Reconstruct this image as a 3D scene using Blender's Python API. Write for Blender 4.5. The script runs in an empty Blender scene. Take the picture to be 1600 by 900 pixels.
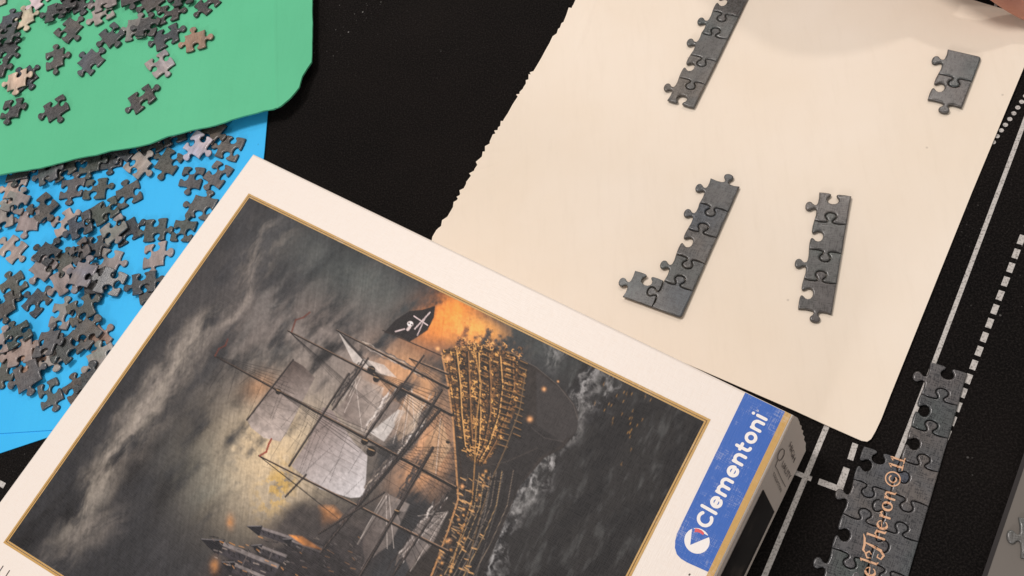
import bpy, math, random
import numpy as np
from mathutils import Vector, Matrix
from mathutils.geometry import tessellate_polygon

random.seed(7)
rng = np.random.default_rng(7)
scene = bpy.context.scene

# ------------------------------------------------------------------ camera, light, exposure
F, TX, TY, CAM_H = 1370.0, -0.2700, 0.4180, 0.46      # focal length in 1600-px units, table normal, height (m)
_n = np.array([TX, TY, 1.0]); _n /= np.linalg.norm(_n)
_x = np.array([1.0, 0, 0]) - _n * _n[0]; _x /= np.linalg.norm(_x)
_y = np.cross(_n, _x)
RW = np.stack([_x, _y, _n])                            # camera axes -> world axes
cam_d = bpy.data.cameras.new('camera')
cam_d.sensor_fit = 'HORIZONTAL'; cam_d.sensor_width = 36.0; cam_d.lens = F / 1600 * 36
cam_d.clip_start = 0.01; cam_d.clip_end = 50
cam = bpy.data.objects.new('camera', cam_d)
m4 = Matrix.Identity(4)
for r in range(3):
    for c in range(3): m4[r][c] = float(RW[r][c])
m4[2][3] = CAM_H
cam.matrix_world = m4
scene.collection.objects.link(cam); scene.camera = cam

world = bpy.data.worlds.new("World"); scene.world = world; world.use_nodes = True
bg = world.node_tree.nodes['Background']
bg.inputs[0].default_value = (1.0, 0.955, 0.91, 1); bg.inputs[1].default_value = 0.33

def area_lamp(name, loc, target, size, power, col):
    d = bpy.data.lights.new(name, 'AREA'); d.shape = 'DISK'; d.size = size; d.energy = power; d.color = col
    o = bpy.data.objects.new(name, d); o.location = loc
    o.rotation_euler = (Vector(target) - Vector(loc)).to_track_quat('-Z', 'Y').to_euler()
    scene.collection.objects.link(o); return o
area_lamp('ceiling_lamp', (-0.70, 0.72, 2.0), (0.0, 0.10, 0), 0.55, 24.2, (1.0, 0.93, 0.89))
area_lamp('window_lamp', (-0.75, -1.05, 0.62), (0.0, 0.10, 0), 0.32, 4.8, (1.0, 0.96, 0.97))
BACK_L = (0.40, 1.45, 1.75)
area_lamp('added_back_lamp', BACK_L, (0.1, 0.15, 0), 0.09, 5.4, (1.0, 0.91, 0.85))  # added weak lamp without a known source, throws the unseen arm's shadow
scene.view_settings.view_transform = 'Standard'; scene.view_settings.look = 'None'
scene.view_settings.exposure = 0.0; scene.view_settings.gamma = 1.0
scene.render.engine = 'CYCLES'
scene.cycles.use_denoising = True
scene.cycles.max_bounces = 6

# ------------------------------------------------------------------ helpers
def ray(px, py):
    d = np.array([(px - 800) / F, -(py - 450) / F, -1.0])
    return RW @ d
def G(px, py, z=0.0):
    """the point of the level plane at height z that the measured photo position lies on"""
    w = ray(px, py); s = (z - CAM_H) / w[2]
    return np.array([w[0] * s, w[1] * s, z])
def on_plane(px, py, p0, nrm):
    w = ray(px, py); c = np.array([0, 0, CAM_H]); s = np.dot(p0 - c, nrm) / np.dot(w, nrm)
    return c + w * s
def lin(c):
    return tuple(((v / 255) / 12.92 if v / 255 <= 0.04045 else ((v / 255 + 0.055) / 1.055) ** 2.4) for v in c)
def lin4(c): return (*lin(c), 1.0)

def link(o, parent=None):
    scene.collection.objects.link(o)
    if parent is not None: o.parent = parent
    return o
def tag(o, label=None, cat=None, group=None, kind=None):
    if label: o['label'] = label
    if cat: o['category'] = cat
    if group: o['group'] = group
    if kind: o['kind'] = kind
    return o
def mesh_obj(name, verts, faces, mats, parent=None, smooth=False, mat_idx=None):
    me = bpy.data.meshes.new(name)
    me.from_pydata([tuple(map(float, v)) for v in verts], [], faces)
    for m in (mats if isinstance(mats, (list, tuple)) else [mats]): me.materials.append(m)
    if mat_idx is not None: me.polygons.foreach_set('material_index', mat_idx)
    if smooth: me.polygons.foreach_set('use_smooth', [True] * len(me.polygons))
    me.update()
    return link(bpy.data.objects.new(name, me), parent)

class NT:
    def __init__(self, name):
        self.m = bpy.data.materials.new(name); self.m.use_nodes = True
        self.t = self.m.node_tree; self.b = self.t.nodes['Principled BSDF']
    def n(self, typ, **kw):
        nd = self.t.nodes.new(typ)
        for k, v in kw.items():
            if k in nd.inputs.keys() if isinstance(k, str) else False: nd.inputs[k].default_value = v
            else: setattr(nd, k, v)
        return nd
    def l(self, a, b): self.t.links.new(a, b)
    def ramp(self, fac, stops):
        r = self.n('ShaderNodeValToRGB'); e = r.color_ramp.elements
        while len(e) < len(stops): e.new(0.5)
        for el, (p, c) in zip(e, stops): el.position = p; el.color = c
        self.l(fac, r.inputs[0]); return r.outputs[0]
    def coord(self, which='Object', scale=(1, 1, 1), rot=(0, 0, 0)):
        tc = self.n('ShaderNodeTexCoord'); mp = self.n('ShaderNodeMapping')
        mp.inputs['Scale'].default_value = scale; mp.inputs['Rotation'].default_value = rot
        self.l(tc.outputs[which], mp.inputs[0]); return mp.outputs[0]
    def noise(self, vec, scale, detail=4, rough=0.55):
        nd = self.n('ShaderNodeTexNoise'); nd.inputs['Scale'].default_value = scale
        nd.inputs['Detail'].default_value = detail; nd.inputs['Roughness'].default_value = rough
        self.l(vec, nd.inputs['Vector']); return nd.outputs['Fac']
    def mix(self, fac, a, b, mode='MIX'):
        nd = self.n('ShaderNodeMix'); nd.data_type = 'RGBA'; nd.blend_type = mode
        for sock, v in ((nd.inputs[0], fac), (nd.inputs[6], a), (nd.inputs[7], b)):
            if hasattr(v, 'is_output'): self.l(v, sock)
            else: sock.default_value = v
        return nd.outputs[2]
    def math(self, op, a, b=0.0):
        nd = self.n('ShaderNodeMath'); nd.operation = op
        for sock, v in ((nd.inputs[0], a), (nd.inputs[1], b)):
            if hasattr(v, 'is_output'): self.l(v, sock)
            else: sock.default_value = v
        return nd.outputs[0]
    def bump(self, h, strength, dist):
        nd = self.n('ShaderNodeBump'); nd.inputs['Strength'].default_value = strength; nd.inputs['Distance'].default_value = dist
        self.l(h, nd.inputs['Height']); self.l(nd.outputs[0], self.b.inputs['Normal'])
    def base(self, c):
        if hasattr(c, 'is_output'): self.l(c, self.b.inputs['Base Color'])
        else: self.b.inputs['Base Color'].default_value = c
    def rough(self, v, spec=0.5):
        self.b.inputs['Roughness'].default_value = v; self.b.inputs['Specular IOR Level'].default_value = spec

def weave(t, vec, scale):
    """height of a linen emboss: two crossed sets of threads broken by noise"""
    a = t.n('ShaderNodeTexNoise'); a.inputs['Scale'].default_value = scale; a.inputs['Detail'].default_value = 1
    m1 = t.n('ShaderNodeMapping'); m1.inputs['Scale'].default_value = (1, 0.10, 1); t.l(vec, m1.inputs[0]); t.l(m1.outputs[0], a.inputs['Vector'])
    b = t.n('ShaderNodeTexNoise'); b.inputs['Scale'].default_value = scale; b.inputs['Detail'].default_value = 1
    m2 = t.n('ShaderNodeMapping'); m2.inputs['Scale'].default_value = (0.10, 1, 1); t.l(vec, m2.inputs[0]); t.l(m2.outputs[0], b.inputs['Vector'])
    return t.math('ADD', a.outputs['Fac'], b.outputs['Fac'])

def paper_mat(name, rgb, rgb2, rough=0.75, spec=0.25, mott=14, fib=900):
    t = NT(name); v = t.coord()
    n1 = t.noise(v, mott, 5); n2 = t.noise(v, fib, 2)
    c = t.mix(t.ramp(n1, [(0.3, (0, 0, 0, 1)), (0.75, (1, 1, 1, 1))]), lin4(rgb), lin4(rgb2))
    vo = t.n('ShaderNodeTexVoronoi'); vo.voronoi_dimensions = '2D'; vo.inputs['Scale'].default_value = 24; t.l(v, vo.inputs['Vector'])
    sp = t.ramp(vo.outputs['Distance'], [(0.010, (1, 1, 1, 1)), (0.020, (0, 0, 0, 1))])
    pk = t.n('ShaderNodeSeparateColor'); t.l(vo.outputs['Color'], pk.inputs[0]); sp = t.math('MULTIPLY', sp, t.math('GREATER_THAN', pk.outputs[0], 0.86))
    fb_ = t.n('ShaderNodeMapping'); fb_.inputs['Scale'].default_value = (1, 0.12, 1); fb_.inputs['Rotation'].default_value = (0, 0, 0.8); t.l(v, fb_.inputs[0])
    c = t.mix(t.math('MULTIPLY', t.ramp(t.noise(fb_.outputs[0], 260, 4, 0.7), [(0.5, (0, 0, 0, 1)), (0.8, (1, 1, 1, 1))]), 0.22), c, lin4([q * 0.95 for q in rgb2]))
    c = t.mix(t.math('MULTIPLY', sp, 0.35), c, lin4([q * 0.6 for q in rgb2]))
    t.base(c); t.rough(rough, spec); t.bump(n2, 0.25, 0.0001)
    return t.m

# felt mat
t = NT('black_felt'); v = t.coord()
n1 = t.noise(v, 9, 6, 0.65); n2 = t.noise(v, 950, 4, 0.8)
c = t.mix(t.ramp(n1, [(0.35, (0, 0, 0, 1)), (0.75, (1, 1, 1, 1))]), (0.0050, 0.0046, 0.0045, 1), (0.0112, 0.0090, 0.0082, 1))
c = t.mix(t.ramp(n2, [(0.46, (0, 0, 0, 1)), (0.74, (1, 1, 1, 1))]), c, (0.034, 0.029, 0.027, 1))
for sc, d0, strength in ((62, 0.030, 0.30), (190, 0.08, 0.05), (27, 0.017, 0.6), (105, 0.045, 0.14)):
    vo = t.n('ShaderNodeTexVoronoi'); vo.voronoi_dimensions = '2D'; vo.inputs['Scale'].default_value = sc; t.l(v, vo.inputs['Vector'])
    sp = t.ramp(vo.outputs['Distance'], [(d0 * 0.6, (1, 1, 1, 1)), (d0, (0, 0, 0, 1))])
    pick = t.n('ShaderNodeSeparateColor'); t.l(vo.outputs['Color'], pick.inputs[0])
    on = t.math('GREATER_THAN', pick.outputs[0], 0.62)
    cl = t.ramp(t.noise(v, 5, 2), [(0.45, (0, 0, 0, 1)), (0.6, (1, 1, 1, 1))])
    f = t.math('MULTIPLY', t.math('MULTIPLY', sp, on), t.math('MULTIPLY', cl, strength))
    c = t.mix(f, c, (0.55, 0.53, 0.5, 1))
t.base(c); t.rough(1.0, 0.08); t.bump(n2, 1.0, 0.0008)
M_FELT = t.m
t = NT('white_print'); v = t.coord(); n2 = t.noise(v, 900, 3, 0.7)
t.base(t.mix(t.ramp(n2, [(0.28, (0, 0, 0, 1)), (0.52, (1, 1, 1, 1))]), lin4((110, 106, 102)), lin4((205, 200, 195)))); t.rough(0.9, 0.2)
t.bump(n2, 0.6, 0.0003); M_PRINT = t.m

M_GREEN = paper_mat('green_foam', (98, 199, 152), (91, 191, 144), 0.6, 0.3, 10, 1200)
M_BLUE = paper_mat('blue_foam', (62, 194, 254), (52, 184, 252), 0.55, 0.3, 10, 1200)
M_CREAM = paper_mat('cream_card', (250, 237, 221), (244, 228, 207), 0.6, 0.3, 9, 1400)
M_BOARD = paper_mat('grey_board', (118, 112, 106), (112, 106, 100), 0.5, 0.35, 9, 1400)
M_BOARDRIM = paper_mat('board_rim', (52, 48, 48), (46, 43, 43), 0.5, 0.3)

def lid_mat(name, rgb, rgb2, rough=0.42, bump=0.35, wear=0.0):
    t = NT(name); v = t.coord('Object', (1, 1, 1), (0, 0, LID_ANG)); n1 = t.noise(v, 12, 4); w = weave(t, v, 2300)
    c = t.mix(n1, lin4(rgb), lin4(rgb2))
    c = t.mix(t.math('MULTIPLY', t.ramp(w, [(0.75, (0, 0, 0, 1)), (1.3, (1, 1, 1, 1))]), 0.12), c, lin4([min(255, q * 1.12 + 10) for q in rgb]))
    if wear:
        wn = t.math('MULTIPLY', t.noise(v, 55, 5, 0.7), w)
        c = t.mix(t.math('MULTIPLY', t.ramp(wn, [(0.56, (0, 0, 0, 1)), (0.80, (1, 1, 1, 1))]), wear), c, (0.75, 0.72, 0.70, 1))
    t.base(c); t.rough(rough, 0.4); t.bump(w, bump, 0.00025); return t.m
LZ = 0.056
_a, _b = G(395, 240, LZ), G(1240, 648, LZ)
LID_ANG = -math.atan2(_b[1] - _a[1], _b[0] - _a[0])
M_LID = lid_mat('white_linen_card', (245, 234, 224), (242, 229, 217))
M_BLUEBAND = lid_mat('blue_print', (52, 104, 190), (44, 94, 180), 0.45, 0.35, 0.35)
M_GOLD = lid_mat('gold_print', (205, 165, 98), (190, 148, 82), 0.45, 0.35, 0.25)
M_GOLDDARK = lid_mat('dark_gold_print', (120, 88, 42), (112, 80, 38), 0.5)
M_WHITEINK = lid_mat('white_print_ink', (250, 244, 240), (246, 240, 236), 0.45)
M_REDINK = lid_mat('red_print_ink', (226, 92, 96), (220, 84, 90), 0.45)
M_GREYINK = lid_mat('grey_print_ink', (86, 76, 70), (80, 70, 66), 0.5)
M_SIDE = lid_mat('side_card', (246, 230, 218), (240, 222, 208), 0.5)
t = NT('torn_cardboard'); n = t.noise(t.coord(), 800, 4, 0.7)
t.base(t.mix(n, lin4((205, 185, 165)), lin4((150, 128, 108)))); t.rough(0.95, 0.1); M_TORN = t.m

# printed painting: colours come from the colour layer painted below; linen emboss
t = NT('painting_print'); at = t.n('ShaderNodeVertexColor'); at.layer_name = 'paint'
v = t.coord('Object', (1, 1, 1), (0, 0, LID_ANG)); w = weave(t, v, 2300)
c = t.mix(t.math('MULTIPLY', t.ramp(w, [(0.8, (0, 0, 0, 1)), (1.35, (1, 1, 1, 1))]), 0.02), at.outputs['Color'], (0.55, 0.5, 0.47, 1), 'SCREEN')
t.base(c); t.rough(0.5, 0.22); t.bump(w, 0.3, 0.00025); M_PAINT = t.m
t = NT('side_painting_print'); v = t.coord(); n = t.noise(v, 45, 6, 0.6); n2 = t.noise(v, 130, 4, 0.6)
c = t.ramp(n, [(0.35, lin4((24, 22, 24))), (0.6, lin4((46, 42, 42))), (0.75, lin4((96, 86, 78)))])
t.base(c); t.rough(0.45, 0.4); M_SIDEPAINT = t.m

# puzzle pieces: print tinted by the object's own colour, linen hatch, dark cut edge with contact shade in its colour
def piece_mat(name):
    t = NT(name); oi = t.n('ShaderNodeObjectInfo'); tc = t.n('ShaderNodeTexCoord')
    add = t.n('ShaderNodeVectorMath'); add.operation = 'ADD'
    sc = t.n('ShaderNodeVectorMath'); sc.operation = 'SCALE'; sc.inputs[0].default_value = (3.1, 7.7, 5.3)
    t.l(oi.outputs['Random'], sc.inputs['Scale']); t.l(tc.outputs['Object'], add.inputs[0]); t.l(sc.outputs[0], add.inputs[1])
    v = add.outputs[0]
    mp = t.n('ShaderNodeMapping'); mp.inputs['Scale'].default_value = (1, 0.35, 1); mp.inputs['Rotation'].default_value = (0, 0, 0.5); t.l(v, mp.inputs[0])
    n1 = t.noise(mp.outputs[0], 130, 5, 0.65)
    w = weave(t, v, 3200)
    dark = t.mix(1.0, oi.outputs['Color'], (0.60, 0.58, 0.58, 1), 'MULTIPLY')
    lite = t.mix(1.0, oi.outputs['Color'], (1.52, 1.50, 1.48, 1), 'MULTIPLY')
    c = t.mix(t.ramp(n1, [(0.33, (0, 0, 0, 1)), (0.68, (1, 1, 1, 1))]), dark, lite)
    c = t.mix(t.math('MULTIPLY', t.ramp(w, [(0.85, (0, 0, 0, 1)), (1.15, (1, 1, 1, 1))]), 0.20), c, (0.36, 0.355, 0.35, 1), 'SCREEN')
    n3 = t.noise(v, 48, 3, 0.5)
    pc = t.n('ShaderNodeSeparateColor'); wn = t.n('ShaderNodeTexWhiteNoise'); wn.noise_dimensions = '1D'; t.l(oi.outputs['Random'], wn.inputs['W']); t.l(wn.outputs['Color'], pc.inputs[0])
    hue = t.ramp(pc.outputs[0], [(0.0, (0.75, 0.85, 1.10, 1)), (0.35, (0.85, 1.0, 0.92, 1)), (0.6, (1.05, 0.98, 0.98, 1)), (0.85, (1.35, 1.20, 1.08, 1))])
    c = t.mix(t.ramp(n3, [(0.40, (0, 0, 0, 1)), (0.62, (1, 1, 1, 1))]), c, t.mix(1.0, c, hue, 'MULTIPLY'))
    t.base(c); t.rough(0.26, 0.7); t.bump(w, 0.16, 0.0002); return t.m
M_PIECE = piece_mat('puzzle_print')
t = NT('puzzle_cut_edge'); oi = t.n('ShaderNodeObjectInfo')
t.base(t.mix(0.92, oi.outputs['Color'], (0.013, 0.012, 0.016, 1))); t.rough(0.45, 0.5); M_EDGE = t.m
t = NT('orange_ink'); t.base(lin4((228, 182, 146))); t.rough(0.45, 0.3); M_SIGN = t.m
t = NT('skin'); v = t.coord(); n = t.noise(v, 60, 5)
t.base(t.mix(n, lin4((196, 138, 116)), lin4((176, 116, 98)))); t.rough(0.5, 0.4); t.b.inputs['Subsurface Weight'].default_value = 0.15
t.b.inputs['Subsurface Radius'].default_value = (0.006, 0.002, 0.001); t.bump(t.noise(t.coord('Object', (1, .35, 1), (0, 0, .6)), 420, 5, 0.7), 0.9, 0.0006); M_SKIN = t.m
t = NT('nail'); t.base(lin4((214, 160, 145))); t.rough(0.25); M_NAIL = t.m

# flat ribbons (lettering, printed lines): list of 2-D strokes -> one flat mesh with a placing function
def ribbon(pts, w, cap=True):
    """pts list of (x,y) or (x,y,w); returns (verts2d, faces)"""
    P = [np.array(p[:2], float) for p in pts]; W = [(p[2] if len(p) > 2 else w) for p in pts]
    V, Fc = [], []
    n = len(P); closed = n > 4 and np.linalg.norm(P[0] - P[-1]) < 1e-6
    if closed: cap = False
    for i in range(n):
        d = P[min(i + 1, n - 1)] - P[max(i - 1, 0)]
        if closed and i in (0, n - 1): d = P[1] - P[-2]
        d = d / (np.linalg.norm(d) + 1e-12); nn = np.array([-d[1], d[0]])
        k = 1.0
        if 0 < i < n - 1:
            d1 = P[i] - P[i - 1]; d1 /= np.linalg.norm(d1) + 1e-12; k = min(1.6, 1 / max(0.4, abs(np.dot(nn, [-d1[1], d1[0]]))))
        V += [P[i] + nn * W[i] / 2 * k, P[i] - nn * W[i] / 2 * k]
    for i in range(n - 1): Fc.append((2 * i, 2 * i + 1, 2 * i + 3, 2 * i + 2))
    if cap:
        for (i, j, s) in ((0, 1, -1), (n - 1, n - 2, 1)):
            d = P[i] - P[j]; a0 = math.atan2(d[1], d[0]); b = len(V)
            for k in range(9):
                a = a0 - math.pi / 2 + math.pi * k / 8
                V.append(P[i] + W[i] / 2 * np.array([math.cos(a), math.sin(a)]))
            Fc.append(tuple(range(b, b + 9)))
    return V, Fc
def arc(cx, cy, r, a0, a1, n=14, ry=None):
    return [(cx + r * math.cos(math.radians(a0 + (a1 - a0) * i / n)), cy + (ry or r) * math.sin(math.radians(a0 + (a1 - a0) * i / n))) for i in range(n + 1)]
def flat_mesh(name, strokes, place, mat, parent, cap=True, lift=0.00002):
    V, Fc = [], []
    for k, (pts, w) in enumerate(strokes):
        v, f = ribbon(pts, w, cap); b = len(V)
        for q_, p in enumerate(v): V.append(place(p[0], p[1], k * lift + (lift * 0.5 if q_ >= 2 * len(pts) else 0)))
        Fc += [tuple(i + b for i in q) for q in f]
    # make every face look up
    out = []
    for f in Fc:
        a, b_, c_ = (np.array(V[f[i]]) for i in (0, 1, 2)); nz = np.cross(b_ - a, c_ - a)
        out.append(f if np.dot(nz, UPREF) > 0 else tuple(reversed(f)))
    return mesh_obj(name, V, out, mat, parent)
UPREF = np.array([0, 0, 1.0])

def star_sheet(name, outline, z, thick, mat, zfun=None, edge_mat=None, centre=None):
    """a sheet from a world outline: rings shrink towards the middle so the sheet can undulate; real thickness"""
    O = np.array([p[:2] for p in outline]); C = O.mean(0) if centre is None else np.array(centre[:2])
    a2 = np.sum(O[:, 0] * np.roll(O[:, 1], -1) - np.roll(O[:, 0], -1) * O[:, 1])
    if a2 < 0: O = O[::-1]
    n = len(O); rings = [1.0, 0.985, 0.95, 0.88, 0.75, 0.5, 0.25]
    V = []
    for r in rings:
        for p in O:
            q = C + (p - C) * r; V.append((q[0], q[1], z + (zfun(q[0], q[1], r) if zfun else 0)))
    top0 = len(V); V.append((C[0], C[1], z + (zfun(C[0], C[1], 0) if zfun else 0)))
    Fc, mi = [], []
    for k in range(len(rings) - 1):
        for i in range(n):
            j = (i + 1) % n; Fc.append((k * n + i, k * n + j, (k + 1) * n + j, (k + 1) * n + i)); mi.append(0)
    k = len(rings) - 1
    for i in range(n): Fc.append((k * n + i, k * n + (i + 1) % n, top0)); mi.append(0)
    b = len(V)
    for i in range(n): V.append((V[i][0], V[i][1], V[i][2] - thick))
    for i in range(n):
        j = (i + 1) % n; Fc.append((b + i, b + j, j, i)); mi.append(1 if edge_mat else 0)
    Fc.append(tuple(b + i for i in reversed(range(n)))); mi.append(0)
    return mesh_obj(name, V, Fc, [mat, edge_mat] if edge_mat else mat, None, False, mi)

def px_poly(pts, z): return [G(x, y, z) for x, y in pts]

# ------------------------------------------------------------------ the mat and its printed lines
mat = mesh_obj('table_mat', [(-1.6, -1.2, 0), (1.4, -1.2, 0), (1.4, 1.8, 0), (-1.6, 1.8, 0)], [(0, 1, 2, 3)], M_FELT)
tag(mat, 'black felt puzzle mat with white printed lines under everything', kind='structure')
PZ = 0.0002
MARKS = [0]
def mark(name, pts, wpx, cap=False):
    """printed line through photo positions; width measured in photo px near the first point"""
    P = [G(x, y, PZ) for x, y in pts]
    (x0, y0), (x1, y1) = pts[0], pts[1]
    d = math.hypot(x1 - x0, y1 - y0); nx, ny = -(y1 - y0) / d, (x1 - x0) / d
    w = np.linalg.norm(G(x0 + nx * wpx / 2, y0 + ny * wpx / 2, PZ) - G(x0 - nx * wpx / 2, y0 - ny * wpx / 2, PZ))
    MARKS[0] += 1; dz_ = MARKS[0] * 4e-6
    return flat_mesh(name, [([(p[0], p[1]) for p in P], w)], lambda x, y, l: (x, y, PZ + l + dz_), M_PRINT, mat, cap)
def along(p, q, k): return (p[0] + (q[0] - p[0]) * k, p[1] + (q[1] - p[1]) * k)
mark('printed_line', [along((1291, 668), (1194.6, 900), -0.6), along((1291, 668), (1194.6, 900), 1.3)], 8.5)
mark('printed_line', [(1232, 734), (1268, 748.5)], 7.5)
mark('printed_line', [(1640, 84), (1574, 262), (1457, 573), (1372, 792)], 6.6)
mark('printed_line', [(1562, -12), (1553, 18)], 5)
mark('printed_corner', [(1279, 752), (1311.5, 764), (1323, 731)], 9.5)
mark('printed_dash', [(1328.5, 718.5), (1336.5, 693)], 9.5)
mark('printed_line', [(-26, 742), (7, 759)], 9)
for k in range(15):
    a = along((1598.5, 367.5), (1522, 569), (k - 0.0) / 9.27)
    b = along((1598.5, 367.5), (1522, 569), (k + 0.66) / 9.27)
    mark('printed_dash', [a, b], 9.6)
for (x, y) in [(1552, 222), (1558, 212.6), (1564.6, 203.6), (1571, 195), (1577.8, 186), (1584, 177), (1590.3, 168), (1596.4, 159), (1602.6, 150), (1608.8, 141)]:
    c0 = G(x, y, PZ); rr = 0.00128
    vs = [(c0[0] + rr * math.cos(a), c0[1] + rr * math.sin(a), PZ) for a in np.linspace(0, 2 * math.pi, 16, endpoint=False)]
    mesh_obj('printed_dot', vs, [tuple(range(16))], M_PRINT, mat)

# ------------------------------------------------------------------ sheets
def densify(pts, step, jit=0.0, seed=0):
    r = random.Random(seed); out = []
    for i in range(len(pts)):
        a, b = pts[i], pts[(i + 1) % len(pts)]
        n = max(1, int(math.hypot(b[0] - a[0], b[1] - a[1]) / step))
        for k in range(n):
            p = along(a, b, k / n); out.append((p[0] + r.uniform(-jit, jit), p[1] + r.uniform(-jit, jit)))
    return out
# blue sheet: a folded one, its lower layer showing along the bottom edge
BZ = 0.0016
blue_low = [(419, 150), (412, 235), (395, 372), (350, 590), (75, 683), (0, 708), (-120, 742), (-160, 120), (200, 80)]
blue_top = [(420, 150), (413, 236), (398, 372), (360, 640), (78, 672), (0, 677), (-120, 684), (-160, 120), (200, 80)]
bo = star_sheet('blue_sheet', px_poly(densify(blue_top, 25), BZ), BZ, 0.0007, M_BLUE,
                lambda x, y, r: 0.0002 * math.sin(x * 60) * math.sin(y * 50))
tag(bo, 'bright blue folded sheet under a heap of dark puzzle pieces', 'sheet')
low = star_sheet('lower_layer', px_poly(densify(blue_low, 25), 0.0008), 0.0008, 0.0006, M_BLUE)
low.parent = bo
BLUE_TOP = BZ + 0.0002
# green sheet
GZ = 0.0116
green = [(484, -60), (484, 0), (483.5, 50), (483, 92), (477, 103), (470, 116), (465.5, 134), (452, 152), (438, 165), (426, 170), (412, 172.5),
         (370, 184), (335, 196), (300, 203), (262, 213), (235, 224), (205, 230), (172, 235), (150, 242), (125, 246.5), (60, 262), (0, 273), (-120, 296), (-140, -70)]
fold0, fold1 = G(427, -60, GZ)[:2], G(430, 169, GZ)[:2]
fdir = (fold1 - fold0) / np.linalg.norm(fold1 - fold0); fnor = np.array([-fdir[1], fdir[0]])
if np.dot(fnor, G(480, 50, GZ)[:2] - fold0) < 0: fnor = -fnor
def gz(x, y, r): return 0.0005 * math.sin(x * 95 + 1) * math.cos(y * 70) * (0.2 + r)
def fz_(x, y, r):
    d = (x - fold0[0]) * fnor[0] + (y - fold0[1]) * fnor[1]
    return gz(x, y, 0.9) - 0.11 * d - 1.2 * max(0, d) ** 2
main_g = [(427, -60)] + [(430, 169)] + [p for p in green[9:]]
flap_g = [(427, -60)] + green[:9] + [(430, 169)]
def edge_only(pts, step, jit, seed, straight):
    r = random.Random(seed); out = []
    for i in range(len(pts)):
        a, b = pts[i], pts[(i + 1) % len(pts)]; n = max(1, int(math.hypot(b[0] - a[0], b[1] - a[1]) / step))
        for k in range(n):
            p = along(a, b, k / n); q = 0 if (k == 0 and i in straight) or {i} & straight else jit
            out.append((p[0] + r.uniform(-q, q), p[1] + r.uniform(-q, q)))
    return out
go = star_sheet('green_sheet', px_poly(edge_only(main_g, 9, 0.3, 3, {0}), GZ), GZ, 0.0013, M_GREEN, lambda x, y, r: gz(x, y, 0.9))
tag(go, 'mint green sheet with wavy cut edge and loose puzzle pieces on it', 'sheet')
fl = star_sheet('folded_flap', px_poly(edge_only(flap_g, 9, 0.3, 5, {len(flap_g) - 1}), GZ), GZ, 0.0013, M_GREEN, fz_)
fl.parent = go
V, Fc = [], []
for i in range(41):
    p = fold0 + (fold1 - fold0) * i / 40
    for o_, h in ((-0.0020, -0.00006), (-0.0008, 0.00018), (0.0004, 0.00020), (0.0022, -0.00022)):
        q = p + fnor * o_; V.append((q[0], q[1], GZ + gz(q[0], q[1], 0.9) + h))
for i in range(40):
    for k in range(3): Fc.append((i * 4 + k, i * 4 + k + 1, i * 4 + k + 5, i * 4 + k + 4))
mesh_obj('fold_crease', V, Fc, M_GREEN, go, True)
# cream sheet with a torn left edge
CZ = 0.0018
r_ = random.Random(11)
left_edge = []
seg = [(912, -20), (682, 368), (655, 414)]
L0 = math.hypot(682 - 912, 368 + 20)
s = 0.0
mode = 0
while s < 1.10:
    x, y = along(seg[0], seg[1], s); nx, ny = -0.860, -0.510
    rough_zone = not (0.22 < s < 0.33 or 0.47 < s < 0.50)
    if rough_zone:
        o_ = r_.choice((0.6, 1.8, 3.2, 4.4)) * (1 if mode else 0.1); mode = 1 - mode if r_.random() < 0.85 else mode
        left_edge.append((x + nx * o_, y + ny * o_)); s += r_.choice((0.004, 0.007, 0.010, 0.016, 0.026))
    else:
        o_ = r_.uniform(0.5, 2.0); left_edge.append((x + nx * o_, y + ny * o_)); s += r_.uniform(0.02, 0.035)
cream = left_edge + [(760, 430), (1000, 536), (1240, 641), (1287, 662.5), (1330, 681.5), (1346, 688.5), (1355, 690), (1361, 686), (1368, 674), (1377, 655), (1390, 621),
                     (1519, 300), (1600, 105), (1632, 36), (1592, 22), (1519, 0), (1400, -34), (1150, -105), (960, -100)]
def cz(x, y, r): return 0.0009 * r * r * (0.5 + 0.5 * math.sin(x * 30)) + 0.0007 * math.sin(x * 21 + y * 34) * r
co = star_sheet('cream_sheet', px_poly(cream, CZ), CZ, 0.0008, M_CREAM, cz, M_TORN if False else None)
tag(co, 'cream card sheet with torn left edge holding four joined puzzle strips', 'sheet')
CREAM_TOP = CZ + 0.0010
# grey board at the lower right
g_o = [(1604, 716), (1541, 900), (1500, 1020), (1900, 1020), (1900, 600), (1640, 600)]
gb = star_sheet('grey_board', px_poly(densify(g_o, 40), 0.004), 0.004, 0.0035, M_BOARD, None, M_BOARDRIM)
tag(gb, 'flat grey board with dark rim at the right below the cream sheet', 'board')
rim_in, rim_out = [], []
P = [G(x, y, 0.0043) for x, y in ((1640, 600), (1601, 716), (1538.5, 900), (1497, 1020))]
flat_mesh('board_rim', [([(p[0], p[1]) for p in P], 0.0019)], lambda x, y, l: (x, y, 0.0043), M_BOARDRIM, gb, False)

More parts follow.
